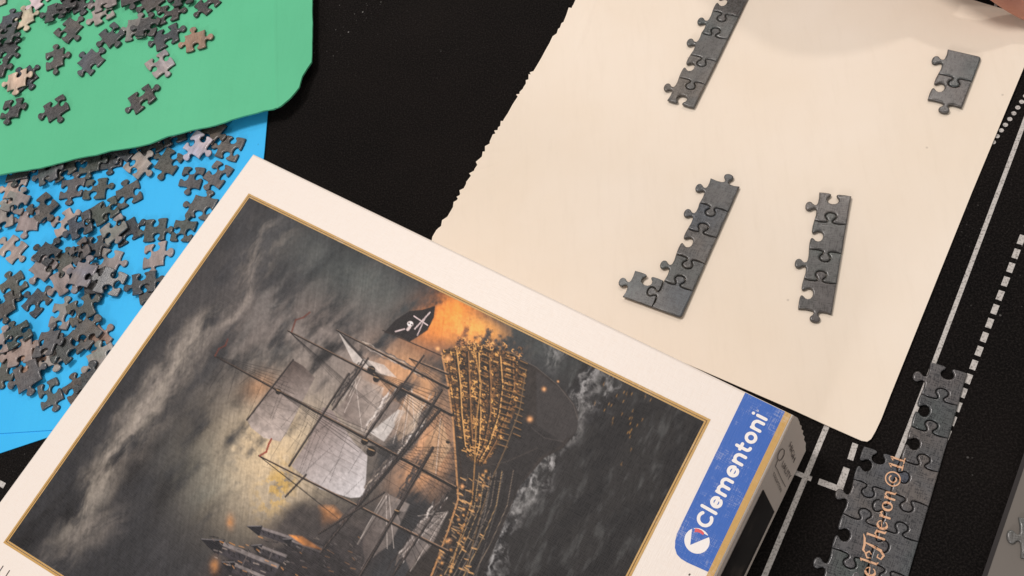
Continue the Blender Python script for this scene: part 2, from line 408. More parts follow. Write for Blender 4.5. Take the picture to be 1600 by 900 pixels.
# ------------------------------------------------------------------ puzzle pieces
PITCH = 0.0175; THICK = 0.0017
def side_profile(code, r, off=None):
    """points from (0,0) to (1,0); positive second value = outwards"""
    if code == 'f': return [(0.0, 0.0), (0.5, 0.0)]
    o = r.uniform(-0.09, 0.09) if off is None else off
    kw, kh = (r.uniform(0.88, 1.16), r.uniform(0.88, 1.10)) if off is None else (1.0, 1.0)
    half = [(-0.5, 0.0), (-0.30, -0.020), (-0.145, -0.014), (-0.085, 0.010), (-0.073, 0.055), (-0.100, 0.105), (-0.152, 0.160), (-0.166, 0.225), (-0.138, 0.292), (-0.072, 0.332)]
    pts = half + [(0.0, 0.342)] + [(-x, y) for x, y in reversed(half)]
    k = [((0.5 + o + x) if abs(x) < 0.25 else 0.5 + x + (o * 0.6 if abs(x) < 0.4 else 0), y) for x, y in pts][:-1]
    k = [(0.5 + o + (x - 0.5 - o) * kw, y * kh) if y > 0.03 else (x, y) for x, y in k]
    return k if code == 'o' else [(x, -y) for x, y in k]
def outline(code, r, w=1.0, h=1.0, offs=None, skew=0.03, round_corner=None):
    """code: E N W S.  counter-clockwise outline in metres round the middle"""
    hw, hh = w / 2, h / 2
    c = {k: np.array(p) + np.array([r.uniform(-skew, skew), r.uniform(-skew, skew)]) for k, p in
         (('SE', (hw, -hh)), ('NE', (hw, hh)), ('NW', (-hw, hh)), ('SW', (-hw, -hh)))}
    out = []
    for k, (a, b, cd) in enumerate((('SE', 'NE', code[0]), ('NE', 'NW', code[1]), ('NW', 'SW', code[2]), ('SW', 'SE', code[3]))):
        A, B = c[a], c[b]; d = B - A; n = np.array([d[1], -d[0]]); n /= np.linalg.norm(n)
        for (x, y) in side_profile(cd, r, offs[k] if offs else None):
            if x == 0.0 and round_corner == a:
                prev = {'SE': 'SW', 'NE': 'SE', 'NW': 'NE', 'SW': 'NW'}[a]
                u1 = c[prev] - A; u1 /= np.linalg.norm(u1); u2 = d / np.linalg.norm(d); R = 0.13
                for q in range(5):
                    s_ = q / 4; out.append(A + u1 * R * (1 - s_) ** 2 + u2 * R * s_ ** 2)
                continue
            out.append(A + d * x + n * y)
    return np.array(out) * PITCH
def piece_mesh(name, O, thick=THICK):
    n = len(O)
    d = np.roll(O, -1, 0) - np.roll(O, 1, 0); nn = np.stack([d[:, 1], -d[:, 0]], 1); nn /= np.linalg.norm(nn, axis=1)[:, None] + 1e-12
    nn = nn * 2 + np.roll(nn, 1, 0) + np.roll(nn, -1, 0); nn /= np.linalg.norm(nn, axis=1)[:, None] + 1e-12
    area = lambda Q: 0.5 * abs(np.sum(Q[:, 0] * np.roll(Q[:, 1], -1) - np.roll(Q[:, 0], -1) * Q[:, 1]))
    for ins in (0.00085, 0.00070, 0.00058, 0.00046, 0.00034, 0.00022, 0.0001):
        T_ = O - nn * ins
        tri = tessellate_polygon([[Vector((p[0], p[1], 0)) for p in T_]])
        ta = sum(area(T_[list(q)]) for q in tri)
        if abs(ta - area(T_)) < 1e-9 and len(tri) == n - 2: break
    rings = [(0.00005, 0.0), (0.0, thick - 0.00085), (ins * 0.22, thick - 0.00036), (ins * 0.6, thick - 0.00008), (ins, thick)]
    V, Fc, mi = [], [], []
    for ins, z in rings:
        for p in O - nn * ins: V.append((p[0], p[1], z))
    for k in range(len(rings) - 1):
        for i in range(n):
            j = (i + 1) % n; Fc.append((k * n + i, k * n + j, (k + 1) * n + j, (k + 1) * n + i)); mi.append(1 if k < 1 else 0)
    k = len(rings) - 1
    for q in tri:
        a, b, c_ = T_[q[0]], T_[q[1]], T_[q[2]]
        if (b[0] - a[0]) * (c_[1] - a[1]) - (b[1] - a[1]) * (c_[0] - a[0]) < 0: q = (q[0], q[2], q[1])
        Fc.append(tuple(k * n + i for i in q)); mi.append(0)
        Fc.append((q[2], q[1], q[0])); mi.append(1)
    me = bpy.data.meshes.new(name); me.from_pydata([tuple(map(float, v)) for v in V], [], Fc)
    me.materials.append(M_PIECE); me.materials.append(M_EDGE); me.polygons.foreach_set('material_index', mi)
    sm = [True] * (4 * n) + [False] * (2 * len(tri)); me.polygons.foreach_set('use_smooth', sm); me.update(); return me

TONES = {'dark': (58, 55, 55), 'black': (44, 39, 41), 'grey': (88, 83, 78), 'smooth': (74, 70, 66), 'mauve': (94, 88, 88), 'pink': (138, 127, 124), 'beige': (205, 182, 158),
         'lav': (206, 190, 194), 'olive': (80, 79, 68), 'green': (54, 60, 49), 'tan': (158, 124, 102), 'rose': (172, 155, 146), 'brown': (80, 68, 60), 'light': (150, 142, 134)}
TONES = {k: (v[0] * 0.76, v[1] * 0.81, v[2] * 0.86) if max(v) < 130 else (v[0] * 0.97, v[1] * 0.98, v[2]) for k, v in TONES.items()}
TONE_WORD = {'dark': 'charcoal', 'black': 'near black', 'grey': 'grey', 'smooth': 'plain dark grey', 'mauve': 'mauve grey', 'pink': 'pinkish grey', 'beige': 'beige', 'lav': 'lavender white',
             'olive': 'olive grey', 'green': 'dark green', 'tan': 'tan brown', 'rose': 'pale rose', 'brown': 'brown', 'light': 'light grey'}

# the height field that loose pieces settle on
class Field:
    def __init__(self, x0, x1, y0, y1, base, res=0.0006):
        self.x0, self.y0, self.res = x0, y0, res
        self.h = np.full((int((x1 - x0) / res) + 1, int((y1 - y0) / res) + 1), base); self.base = base
    def settle(self, O, cx, cy, ang):
        ca, sa = math.cos(ang), math.sin(ang); P = O @ np.array([[ca, sa], [-sa, ca]]) + [cx, cy]
        lo, hi = P.min(0), P.max(0)
        i0 = max(0, int((lo[0] - self.x0) / self.res)); i1 = min(self.h.shape[0], int((hi[0] - self.x0) / self.res) + 2)
        j0 = max(0, int((lo[1] - self.y0) / self.res)); j1 = min(self.h.shape[1], int((hi[1] - self.y0) / self.res) + 2)
        X, Y = np.meshgrid(self.x0 + np.arange(i0, i1) * self.res, self.y0 + np.arange(j0, j1) * self.res, indexing='ij')
        ins = np.zeros(X.shape, bool); n = len(P)
        for a in range(n):
            (xa, ya), (xb, yb) = P[a], P[(a + 1) % n]
            if ya == yb: continue
            ins ^= ((ya > Y) != (yb > Y)) & (X < (xb - xa) * (Y - ya) / (yb - ya) + xa)
        sub = self.h[i0:i1, j0:j1]; hh = sub[ins]
        if len(hh) < 10: return self.base, (0, 0)
        if hh.max() - self.base < 1e-5: gx = gy = 0.0; z = self.base
        else:
            A = np.stack([X[ins] - cx, Y[ins] - cy, np.ones(len(hh))], 1); s_ = np.linalg.lstsq(A, hh, rcond=None)[0]
            gx, gy = s_[0] * 0.9, s_[1] * 0.9; g = math.hypot(gx, gy)
            if g > 0.16: gx *= 0.16 / g; gy *= 0.16 / g
            z = np.quantile(hh - gx * A[:, 0] - gy * A[:, 1], 0.95)
        sub[ins] = np.maximum(sub[ins], z + gx * (X[ins] - cx) + gy * (Y[ins] - cy) + THICK)
        return z + 0.00003, (gx, gy)

def loose(tbl, base, group, fld, sheet_word):
    objs = []
    order = sorted(range(len(tbl)), key=lambda i: tbl[i][6])
    for i in order:
        x, y, a, code, tone, lab, layer = tbl[i]
        rr = random.Random(int(x * 31 + y * 57) & 0xffff)
        O = outline(code, rr, 1.0 + rr.uniform(-0.09, 0.10), 0.96 + rr.uniform(-0.09, 0.08), None, 0.055)
        zc = base + 0.002 * (layer + 1)
        c = G(x, y, zc); e = G(x + 8 * math.cos(math.radians(a)), y - 8 * math.sin(math.radians(a)), zc)
        ang = math.atan2(e[1] - c[1], e[0] - c[0])
        z, (gx, gy) = fld.settle(O, c[0], c[1], ang)
        o = bpy.data.objects.new('puzzle_piece', piece_mesh('puzzle_piece', O)); link(o)
        nrm = Vector((-gx, -gy, 1)).normalized()
        q = Vector((0, 0, 1)).rotation_difference(nrm)
        o.matrix_world = Matrix.Translation((c[0], c[1], z)) @ q.to_matrix().to_4x4() @ Matrix.Rotation(ang, 4, 'Z')
        k = rr.uniform(0.88, 1.12)
        o.color = (*[v * k for v in lin(TONES[tone])], 1)
        objs.append((o, x, y, tone, lab, code)); tag(o, None, 'puzzle piece', group)
    return objs

# x, y (photo), turn, knobs out/in for right-up-left-down, tone, own label or None, layer
GREEN_TBL = [
 (105, 46, -38, 'ooii', 'grey', None, 0), (84, 91, 20, 'ooio', 'grey', 'grey puzzle piece with paler lower knob, left of its similar neighbour on green', 0), (141, 94, -39, 'iooo', 'mauve', 'mauve grey puzzle piece alone on green with three knobs, right of two grey ones', 0),
 (171, 50, -45, 'oiio', 'smooth', None, 1), (159, 22, 28, 'iioi', 'light', 'streaky pale puzzle piece with brown stripes at the heap on the green sheet', 0), (167, 1, 20, 'oioi', 'pink', None, 0),
 (126, 3, 30, 'iioo', 'dark', None, 0), (88, 18, 15, 'oioi', 'dark', None, 0), (107, 2, 10, 'ioio', 'black', None, 1), (58, -6, -50, 'ioio', 'lav', 'lavender white puzzle piece cut off by the top edge of the photo', 1),
 (37, 28, 30, 'ooio', 'beige', None, 0), (13, 33, 8, 'iooi', 'mauve', None, 1), (5, 57, 10, 'oioi', 'smooth', None, 1), (10, 77, -30, 'oooi', 'dark', None, 0), (-5, 106, 10, 'oioi', 'dark', None, 0),
 (25, 124, 16, 'oioo', 'beige', 'beige puzzle piece lying on a dark one at the left of the green sheet', 1), (37, 121, 40, 'ooio', 'dark', None, 0), (17, 168, 10, 'oiio', 'dark', 'charcoal puzzle piece at the left photo edge just below the beige one', 0),
 (86, 167, 34, 'iioo', 'dark', 'charcoal puzzle piece alone near the lower edge of the green sheet, left one', 0), (219, 153, 35, 'oioi', 'dark', 'narrow charcoal puzzle piece lying lowest and rightmost alone on the green sheet', 0),
 (249, 98, 38, 'iiio', 'rose', 'cream and tan puzzle piece alone on the green sheet below the tan brown one', 0), (303, 60, 20, 'oooi', 'tan', 'tan brown puzzle piece rightmost in the heap on the green sheet', 1),
 (259, 56, 25, 'oioi', 'smooth', None, 0), (213, 44, 10, 'iooi', 'pink', None, 0), (229, 42, 0, 'iooi', 'dark', None, 1), (262, 20, 15, 'oiii', 'black', None, 0), (290, -5, 10, 'iooi', 'dark', None, 0),
 (322, 5, -40, 'ioio', 'black', 'near black puzzle piece cut by the top photo edge, rightmost on green', 0), (236, 0, 35, 'iioo', 'brown', None, 0), (207, -7, 20, 'oiio', 'dark', None, 0), (-6, -3, 20, 'oioi', 'beige', None, 0)]
BLUE_TBL = [
 (306, 223, -34, 'oiio', 'lav', 'lavender white puzzle piece lying on top of the dark heap on blue', 2), (358, 230, -14, 'iioi', 'grey', 'grey puzzle piece nearest the top right corner of the blue sheet', 0),
 (340, 271, -27, 'iiio', 'mauve', 'mauve grey puzzle piece beside the white box corner, with wide notches', 0), (295, 275, -4, 'iiio', 'mauve', None, 1), (313, 322, -15, 'iooi', 'grey', 'grey puzzle piece with two knobs half under the upper left box edge', 0),
 (262, 249, -25, 'iioo', 'olive', None, 1), (212, 254, -42, 'ooii', 'light', 'light grey puzzle piece with a peach coloured lower end below green edge', 2), (172, 247, 10, 'ioio', 'dark', None, 0), (201, 232, 50, 'oioi', 'dark', None, 0),
 (236, 228, 35, 'oioi', 'dark', None, 0), (139, 252, 10, 'ooio', 'olive', None, 1), (76, 271, 20, 'oioi', 'mauve', None, 1), (84, 254, 15, 'iooi', 'dark', None, 0), (109, 291, 8, 'ioio', 'mauve', 'mauve grey puzzle piece with knob pointing down, on the upper left of blue', 1),
 (148, 294, 5, 'oiii', 'olive', None, 0), (199, 304, 28, 'ioii', 'grey', 'grey puzzle piece at the left end of the bare blue patch', 0), (163, 328, 30, 'iioi', 'olive', None, 1), (126, 352, 25, 'iioi', 'smooth', None, 1),
 (178, 357, 40, 'iiio', 'pink', 'pinkish grey puzzle piece lying over a dark one left of the bare blue patch', 1), (197, 360, 30, 'oooi', 'black', None, 0), (241, 358, 8, 'oioi', 'olive', 'olive grey puzzle piece with two ears up, below the bare blue patch', 0),
 (283, 358, 0, 'ioii', 'smooth', 'plain dark grey puzzle piece against the box edge right of olive one', 1), (240, 397, 12, 'oiio', 'pink', 'pinkish grey puzzle piece just below the olive one near the box', 0), (223, 441, 15, 'oioi', 'smooth', None, 1),
 (173, 441, -15, 'iioi', 'grey', None, 1), (168, 407, -10, 'oiio', 'pink', None, 0), (129, 430, -12, 'iooo', 'pink', 'pinkish speckled puzzle piece in the middle of the heap on blue', 2), (100, 437, 34, 'iioi', 'pink', None, 1),
 (70, 396, -30, 'iooi', 'black', 'near black puzzle piece lying on top of paler ones at left on blue', 2), (19, 388, -40, 'oioi', 'rose', 'pale rose puzzle piece at the left photo edge on the blue sheet', 0), (43, 344, 5, 'oioo', 'pink', None, 0),
 (99, 347, 35, 'oiii', 'rose', 'pale rose puzzle piece with a knob pointing up right amid dark ones', 0), (64, 322, -45, 'oiii', 'smooth', None, 1), (24, 316, -10, 'ioii', 'pink', None, 1), (23, 292, 5, 'iioo', 'rose', None, 0),
 (31, 268, 10, 'oiio', 'dark', None, 0), (5, 341, 20, 'iooi', 'light', None, 0), (20, 446, 35, 'ioio', 'olive', 'olive grey puzzle piece below the pale rose one at the left edge', 0), (56, 472, -42, 'iooi', 'smooth', 'plain dark brown grey puzzle piece framed by blue all round at left', 0),
 (30, 523, 35, 'ioii', 'green', 'dark green puzzle piece low at the left of the blue sheet', 1), (75, 537, 5, 'ooii', 'mauve', None, 1), (94, 493, -5, 'ioii', 'pink', None, 0), (126, 483, 30, 'oiii', 'olive', 'olive grey puzzle piece with a knob pointing up right, amid blue gaps', 1),
 (131, 520, -40, 'iooi', 'grey', None, 2), (150, 532, -45, 'iooi', 'tan', 'tan puzzle piece under a grey one, its knob towards the box', 0), (160, 562, 30, 'iooo', 'light', 'light grey puzzle piece half hidden by the box at the lower heap', 0),
 (42, 586, 30, 'oioo', 'mauve', 'mauve grey puzzle piece at the lower left end of the heap', 1), (48, 562, 10, 'ooii', 'tan', None, 0), (75, 613, 30, 'iiio', 'mauve', 'mauve grey puzzle piece lowest of all on the blue sheet', 0),
 (119, 607, 35, 'ooio', 'brown', 'brown puzzle piece half under the box next to the lowest piece', 0), (151, 598, 20, 'oooo', 'dark', None, 0), (6, 572, 70, 'oioi', 'olive', None, 0), (33, 551, 20, 'oioi', 'pink', None, 0), (2, 538, 10, 'iooi', 'pink', None, 0),
 (82, 553, 25, 'ioio', 'light', None, 0), (112, 543, 45, 'iooi', 'dark', None, 0), (5, 478, 30, 'oioo', 'brown', None, 0), (125, 393, 35, 'iiii', 'mauve', 'mauve grey puzzle piece with four notches and no knobs, centre of heap', 1), (144, 386, 10, 'oioi', 'dark', None, 0),
 (93, 414, 60, 'oiio', 'olive', None, 0), (66, 417, 50, 'iooi', 'pink', None, 1), (149, 441, 20, 'oooo', 'dark', None, 0), (236, 470, 20, 'ooio', 'brown', None, 0), (146, 338, 30, 'iiii', 'green', None, 0), (101, 262, 30, 'oioi', 'olive', None, 0),
 (331, 205, -30, 'oioi', 'brown', None, 0), (273, 209, 20, 'oioi', 'dark', None, 0)]
LABELS = set()
def describe(objs, sheet):
    heroes = [(x, y, lab, tone) for (o, x, y, tone, lab, code) in objs if lab]
    cnt = {}
    for h in heroes: cnt[h[3]] = cnt.get(h[3], 0) + 1
    names = {}
    for (x, y, lab, tone) in heroes:
        # short handle by which a neighbour can point to this piece
        names[(x, y)] = HANDLES.get((x, y))
    for (o, x, y, tone, lab, code) in objs:
        if lab: o['label'] = lab; LABELS.add(lab); continue
        kn = code.count('o'); word = {0: 'no knobs', 1: 'one knob', 2: 'two knobs', 3: 'three knobs', 4: 'four knobs'}[kn]
        done = False
        for (hx, hy, hl, ht) in sorted(heroes, key=lambda h: (h[0] - x) ** 2 + (h[1] - y) ** 2):
            hn = names[(hx, hy)]
            if not hn: continue
            a = math.degrees(math.atan2(-(y - hy), x - hx)) % 360
            d = ['right of', 'above right of', 'above', 'above left of', 'left of', 'below left of', 'below', 'below right of'][int((a + 22.5) // 45) % 8]
            l = f'{TONE_WORD[tone]} puzzle piece on {sheet}, {d} the {hn}'
            if l not in LABELS and len(l.split()) <= 16:
                o['label'] = l; LABELS.add(l); done = True; break
        if not done: o['label'] = f'{TONE_WORD[tone]} puzzle piece with {word} on {sheet}'
HANDLES = {(84, 91): 'grey one with paler knob', (141, 94): 'lone three knobbed mauve one', (159, 22): 'streaky pale one', (58, -6): 'lavender white one', (25, 124): 'beige one on top', (17, 168): 'charcoal one at the edge',
           (249, 98): 'lone cream one', (303, 60): 'tan brown one', (322, 5): 'cut near black one',
           (306, 223): 'lavender white one', (358, 230): 'grey one nearest the corner', (340, 271): 'wide notched one at the box corner', (313, 322): 'two knobbed one under the box', (212, 254): 'peach ended one', (109, 291): 'one with knob pointing down',
           (199, 304): 'grey one beside bare blue', (178, 357): 'pinkish one over a dark one', (241, 358): 'olive one with two ears', (283, 358): 'plain one against the box', (240, 397): 'pinkish one near the box', (129, 430): 'pinkish speckled one',
           (70, 396): 'near black one', (19, 388): 'pale rose one at the edge', (99, 347): 'pale rose one amid dark', (20, 446): 'olive one at the edge', (56, 472): 'plain one framed by blue', (30, 523): 'dark green one',
           (126, 483): 'olive one amid blue gaps', (150, 532): 'tan one under grey', (160, 562): 'light one half under box', (42, 586): 'mauve one at lower left', (75, 613): 'lowest mauve one', (119, 607): 'brown one half under box', (125, 393): 'one without knobs'}
c0, c1 = G(-60, -60, 0), G(470, 680, 0)
fb = Field(-0.75, 0.35, -0.35, 0.55, BLUE_TOP)
describe(loose(BLUE_TBL, BLUE_TOP, 'loose puzzle pieces heaped on the blue sheet', fb, 'blue'), 'the blue sheet')
fg = Field(-0.75, 0.35, -0.35, 0.55, GZ + 0.0006)
describe(loose(GREEN_TBL, GZ + 0.0006, 'loose puzzle pieces spread on the green sheet', fg, 'green'), 'the green sheet')

# joined strips
def strip(name, label, base, top, bottom, nrows, cells, group, tone, wid=0.97, tail=None, corner=None):
    """top/bottom: photo positions of the straight right edge; cells: (row, column, code ENWS); column 0 is the edge column"""
    z = base + THICK
    a, b = G(*top, z), G(*bottom, z)
    up = (a - b)[:2]; Ltot = np.linalg.norm(up); up /= Ltot; right = np.array([up[1], -up[0]])
    pitch = Ltot / nrows
    e = bpy.data.objects.new(name, None); e.empty_display_size = 0.01; link(e)
    e.location = (b[0], b[1], base); e.rotation_euler = (0, 0, math.atan2(right[1], right[0]))
    tag(e, label, 'puzzle strip', group)
    sx, sy = wid, pitch / PITCH
    offs = {}; cuts = []
    rr = random.Random(hash(name + label) & 0xffff if False else len(label) * 7 + nrows)
    for (row, col, code) in cells:
        of = []
        for k in range(4):
            key = {0: ('v', row, col), 1: ('h', row, col), 2: ('v', row, col + 1), 3: ('h', row + 1, col)}[k]
            if key not in offs: offs[key] = rr.uniform(-0.05, 0.05)
            s_ = offs[key]; of.append(s_ if k in (0, 1) else -s_)     # both sides of one cut share it
        O = outline(code, rr, sx, sy, of, 0.0, corner.get((row, col)) if corner else None)
        # a hair of clearance so that the cut shows
        d = np.roll(O, -1, 0) - np.roll(O, 1, 0); nn = np.stack([d[:, 1], -d[:, 0]], 1); nn /= np.linalg.norm(nn, axis=1)[:, None] + 1e-12
        O = O - nn * 0.00016
        Qo = O + np.array([-(col + 0.5) * sx * PITCH, (nrows - row - 0.5) * pitch]); cuts.append(np.array([b[0], b[1]]) + Qo[:, :1] * right + Qo[:, 1:] * up)
        p = bpy.data.objects.new('puzzle_piece', piece_mesh('puzzle_piece', O)); link(p, e)
        p.location = (-(col + 0.5) * sx * PITCH, (nrows - row - 0.5) * pitch, rr.uniform(0, 0.00015))
        k = rr.uniform(0.86, 1.14); p.color = (*[v * k for v in lin(TONES[tone] if isinstance(tone, str) else tone)], 1)
    return e, cuts, sx * PITCH
SG = 'joined puzzle strips'
st = (96, 90, 85)
strip('puzzle_strip', 'long diagonal strip of joined border pieces running off the top photo edge', CREAM_TOP, (1177, -17), (1084.5, 168), 5,
      [(0, 0, 'fiii'), (1, 0, 'fioi'), (2, 0, 'fooi'), (3, 0, 'fiio'), (4, 0, 'fioi')], SG, (92, 87, 80), 1.02) if False else None
A_ = [(0, 0, 'foio'), (1, 0, 'fiio'), (2, 0, 'fioi'), (3, 0, 'fooo'), (4, 0, 'fiio'), (5, 0, 'fioi')]
strip('puzzle_strip', 'long diagonal strip of joined border pieces running off the top photo edge', CREAM_TOP, (1188, -41), (1084.5, 168), 6,
      [(0, 0, 'foio'), (1, 0, 'fiii'), (2, 0, 'fioi'), (3, 0, 'fooo'), (4, 0, 'fiio'), (5, 0, 'fioo')][:0] +
      [(0, 0, 'fioi'), (1, 0, 'foio'), (2, 0, 'fioi'), (3, 0, 'fooo'), (4, 0, 'fiio'), (5, 0, 'fioi')], SG, (68, 67, 64), 1.0)
strip('puzzle_strip', 'short strip of two joined pieces with a corner at the right of the cream sheet', CREAM_TOP, (1535, 88), (1503.6, 168), 2,
      [(0, 0, 'ffoo'), (1, 0, 'fiio')], SG, (58, 57, 56), 1.05, corner={(0, 0): 'NE'})
strip('puzzle_strip', 'L shaped strip of six joined border pieces in the middle of the cream sheet', CREAM_TOP, (1156, 291), (1064.5, 497), 5,
      [(0, 0, 'fooo'), (1, 0, 'fioi'), (2, 0, 'foio'), (3, 0, 'fioi'), (4, 0, 'foof'), (4, 1, 'iiof')], SG, (60, 59, 58), 1.0, corner={(4, 0): 'SE'})
strip('puzzle_strip', 'upright strip of four joined border pieces right of the L shaped one', CREAM_TOP, (1331, 306), (1300, 491), 4,
      [(0, 0, 'fioi'), (1, 0, 'foio'), (2, 0, 'fioi'), (3, 0, 'foio')], SG, (62, 61, 60), 0.98)
eS, CUTS, wE = strip('puzzle_strip', 'wide dark strip of joined pieces with golden lettering on the black mat', 0.0003, (1512.5, 583), (1419.5, 903), 6,
      [(0, 0, 'fioi'), (1, 0, 'foii'), (2, 0, 'foii'), (3, 0, 'foio'), (4, 0, 'fioi'), (5, 0, 'foio'), (6, 0, 'fioi'),
       (3, 1, 'oiio'), (4, 1, 'iioi'), (5, 1, 'ooio'), (6, 1, 'oioi')], SG, (47, 48, 52), 1.0)
gp = piece_mesh('puzzle_piece', outline('oooi', random.Random(5), 1, 1))
o = link(bpy.data.objects.new('puzzle_piece', gp)); c = G(1627, 843, 0.0045); o.location = (c[0], c[1], 0.0041); o.rotation_euler = (0, 0, math.radians(-6)); o.color = lin4((80, 79, 77))
tag(o, 'grey puzzle piece on the grey board, cut by the right photo edge', 'puzzle piece')

# golden signature across the strip
def sig(px, py): return G(px, py, 0.0003 + THICK)
b0, b1 = sig(1366, 903), sig(1414, 716)
bd = (b1 - b0)[:2]; Ls = np.linalg.norm(bd); bd /= Ls; bu = np.array([-bd[1], bd[0]])
XH = 0.0047
def glyphs(spec):
    out, x = [], 0.0
    for g, adv in spec:
        w = 0.16
        if g == 'e': S = [([(0.1, .5, .06), (.75, .62, .10), *[(p[0], p[1], .10 + .12 * (90 < a < 270)) for p, a in [((.42 + .36 * math.cos(math.radians(a)), .5 + .46 * math.sin(math.radians(a))), a) for a in range(20, 330, 22)]]], w)]
        elif g == 'l': S = [([(.1, 1.55, .08), (.26, 1.6, .18), (.26, .12, .2), (.42, .0, .09)], w)]
        elif g == 'T': S = [([(-.35, 1.35, .08), (-.15, 1.62, .2), (.35, 1.62, .22), (.9, 1.75, .2), (1.25, 1.95, .06)], w), ([(.55, 1.65, .1), (.45, .8, .24), (.3, .05, .26), (-.05, -.32, .2), (-.45, -.15, .12), (-.38, .22, .1), (-.1, .2, .08)], w),
                             ([(-.62, .75, .06), (-.72, 1.1, .14), (-.4, 1.32, .16), (-.1, 1.05, .12), (-.28, .78, .08)], w)]
        elif g == 'h': S = [([(.12, 1.62, .1), (.24, 1.6, .2), (.24, 0, .2)], w), ([(.26, .62, .08), (.5, .95, .12), (.78, .85, .2), (.8, .1, .2), (.95, 0, .08)], w)]
        elif g == 'r': S = [([(.12, .9, .08), (.24, .9, .2), (.24, 0, .2)], w), ([(.26, .6, .08), (.5, .92, .14), (.66, .82, .16)], w)]
        elif g == 'n': S = [([(.12, .9, .08), (.24, .9, .2), (.24, 0, .2)], w), ([(.26, .6, .08), (.5, .95, .12), (.76, .82, .2), (.78, .1, .2), (.92, 0, .08)], w)]
        elif g == 'o': S = [([(.46 + .36 * math.cos(a), .48 + .46 * math.sin(a), .08 + .14 * abs(math.cos(a))) for a in np.linspace(0, 2 * math.pi, 18)], w)]
        elif g == 'c': S = [([(.75 + .66 * math.cos(a), .62 + .7 * math.sin(a), .13) for a in np.linspace(0, 2 * math.pi, 24)], w), ([(.75 + .32 * math.cos(a), .62 + .34 * math.sin(a), .13) for a in np.linspace(.8, 5.5, 14)], w)]
        elif g == '1': S = [([(.05, 1.05, .08), (.3, 1.25, .2), (.3, .02, .2)], w), ([(.05, 0, .1), (.56, 0, .1)], w)]
        else: S = []
        out += [([(p[0] + x, *p[1:]) for p in pts], ww) for pts, ww in S]; x += adv
    return out, x
S, tot = glyphs([('e', .98), ('l', 1.25), ('T', 1.15), ('h', 1.05), ('e', .95), ('r', .80), ('o', 1.0), ('n', 1.35), ('c', 1.75), ('1', .68), ('1', .6)])
kx = Ls / tot / XH
SEG = [(np.array(c_), np.roll(np.array(c_), -1, 0)) for c_ in CUTS]
SA = np.concatenate([a for a, b in SEG]); SB = np.concatenate([b for a, b in SEG])
def put_sig(x, y, l):
    q = b0[:2] + bd * (x * kx * XH) + bu * (y * XH)
    t_ = np.clip(np.sum((q - SA) * (SB - SA), 1) / (np.sum((SB - SA) ** 2, 1) + 1e-15), 0, 1)
    d_ = np.min(np.hypot(*(q - SA - (SB - SA) * t_[:, None]).T)); k_ = max(0.0, 1 - d_ / 0.00042)
    return (q[0], q[1], b0[2] + 0.00019 + l - 0.0009 * k_ ** 2)
def fine(pts, n=6):
    out = []
    for a, b in zip(pts[:-1], pts[1:]):
        m = max(1, int(math.hypot(b[0] - a[0], b[1] - a[1]) / 0.055))
        for k in range(m): out.append(tuple(a[i] + (b[i] - a[i]) * k / m for i in range(3)))
    return out + [tuple(pts[-1][:3])]
so = flat_mesh('signature_lettering', [(fine([(p[0], p[1], p[2] * 0.98) for p in pts]), w) for pts, w in S], put_sig, M_SIGN, None)
# ribbon widths are in letter units: they were placed by put_sig, so they scale with it
so.parent = eS; so.matrix_parent_inverse = (Matrix.Translation(eS.location) @ eS.rotation_euler.to_matrix().to_4x4()).inverted()

# ------------------------------------------------------------------ puzzle box lid
lid = bpy.data.objects.new('puzzle_box', None); link(lid)
tag(lid, 'white puzzle box lid with a stormy sailing ship picture and blue brand band', 'box')
TLp, TRp = G(395, 240, LZ), G(1240, 648, LZ)
dl = G(60, 700, LZ) - TLp; dl /= np.linalg.norm(dl); dr = G(1118, 900, LZ) - TRp; dr /= np.linalg.norm(dr)
WB = 0.40
BLp, BRp = TLp + dl * WB, TRp + dr * WB
foot = 0.0026
def quad_prism(name, top, bot, mat, parent):
    V = list(top) + list(bot); n = len(top)
    Fc = [tuple(range(n)), tuple(reversed(range(n, 2 * n)))] + [(i, n + i, n + (i + 1) % n, (i + 1) % n) for i in range(n)]
    a, b, c = (np.array(V[i]) for i in (0, 1, 2))
    if np.dot(np.cross(b - a, c - a), UPREF) < 0: Fc = [tuple(reversed(f)) for f in Fc]
    o = mesh_obj(name, V, Fc, mat, parent); return o
dz = lambda p, h: np.array([p[0], p[1], h])
# rounded long edges: the top panel has a small bevel ring
def inset(poly, d):
    P = np.array([p[:2] for p in poly]); n = len(P); out = []
    a2 = np.sum(P[:, 0] * np.roll(P[:, 1], -1) - np.roll(P[:, 0], -1) * P[:, 1]); sgn = 1 if a2 > 0 else -1
    for i in range(n):
        e1 = P[i] - P[i - 1]; e1 /= np.linalg.norm(e1); e2 = P[(i + 1) % n] - P[i]; e2 /= np.linalg.norm(e2)
        n1 = np.array([-e1[1], e1[0]]) * sgn; n2 = np.array([-e2[1], e2[0]]) * sgn
        out.append(P[i] + (n1 + n2) * d / (1 + np.dot(n1, n2)))
    return out
poly = [TLp, BLp, BRp, TRp]
rings = [(0.0, LZ - 0.0030), (0.0, LZ - 0.0012), (0.0004, LZ - 0.0004), (0.0012, LZ)]
V, Fc = [], []
for d_, z_ in rings:
    for q in inset(poly, d_): V.append((q[0], q[1], z_))
for k in range(len(rings) - 1):
    for i in range(4):
        j = (i + 1) % 4; Fc.append((k * 4 + i, k * 4 + j, k * 4 + 4 + j, k * 4 + 4 + i))
Fc.append((12, 13, 14, 15)); Fc.append((3, 2, 1, 0))
top = mesh_obj('top_panel', V, Fc, M_LID, lid)
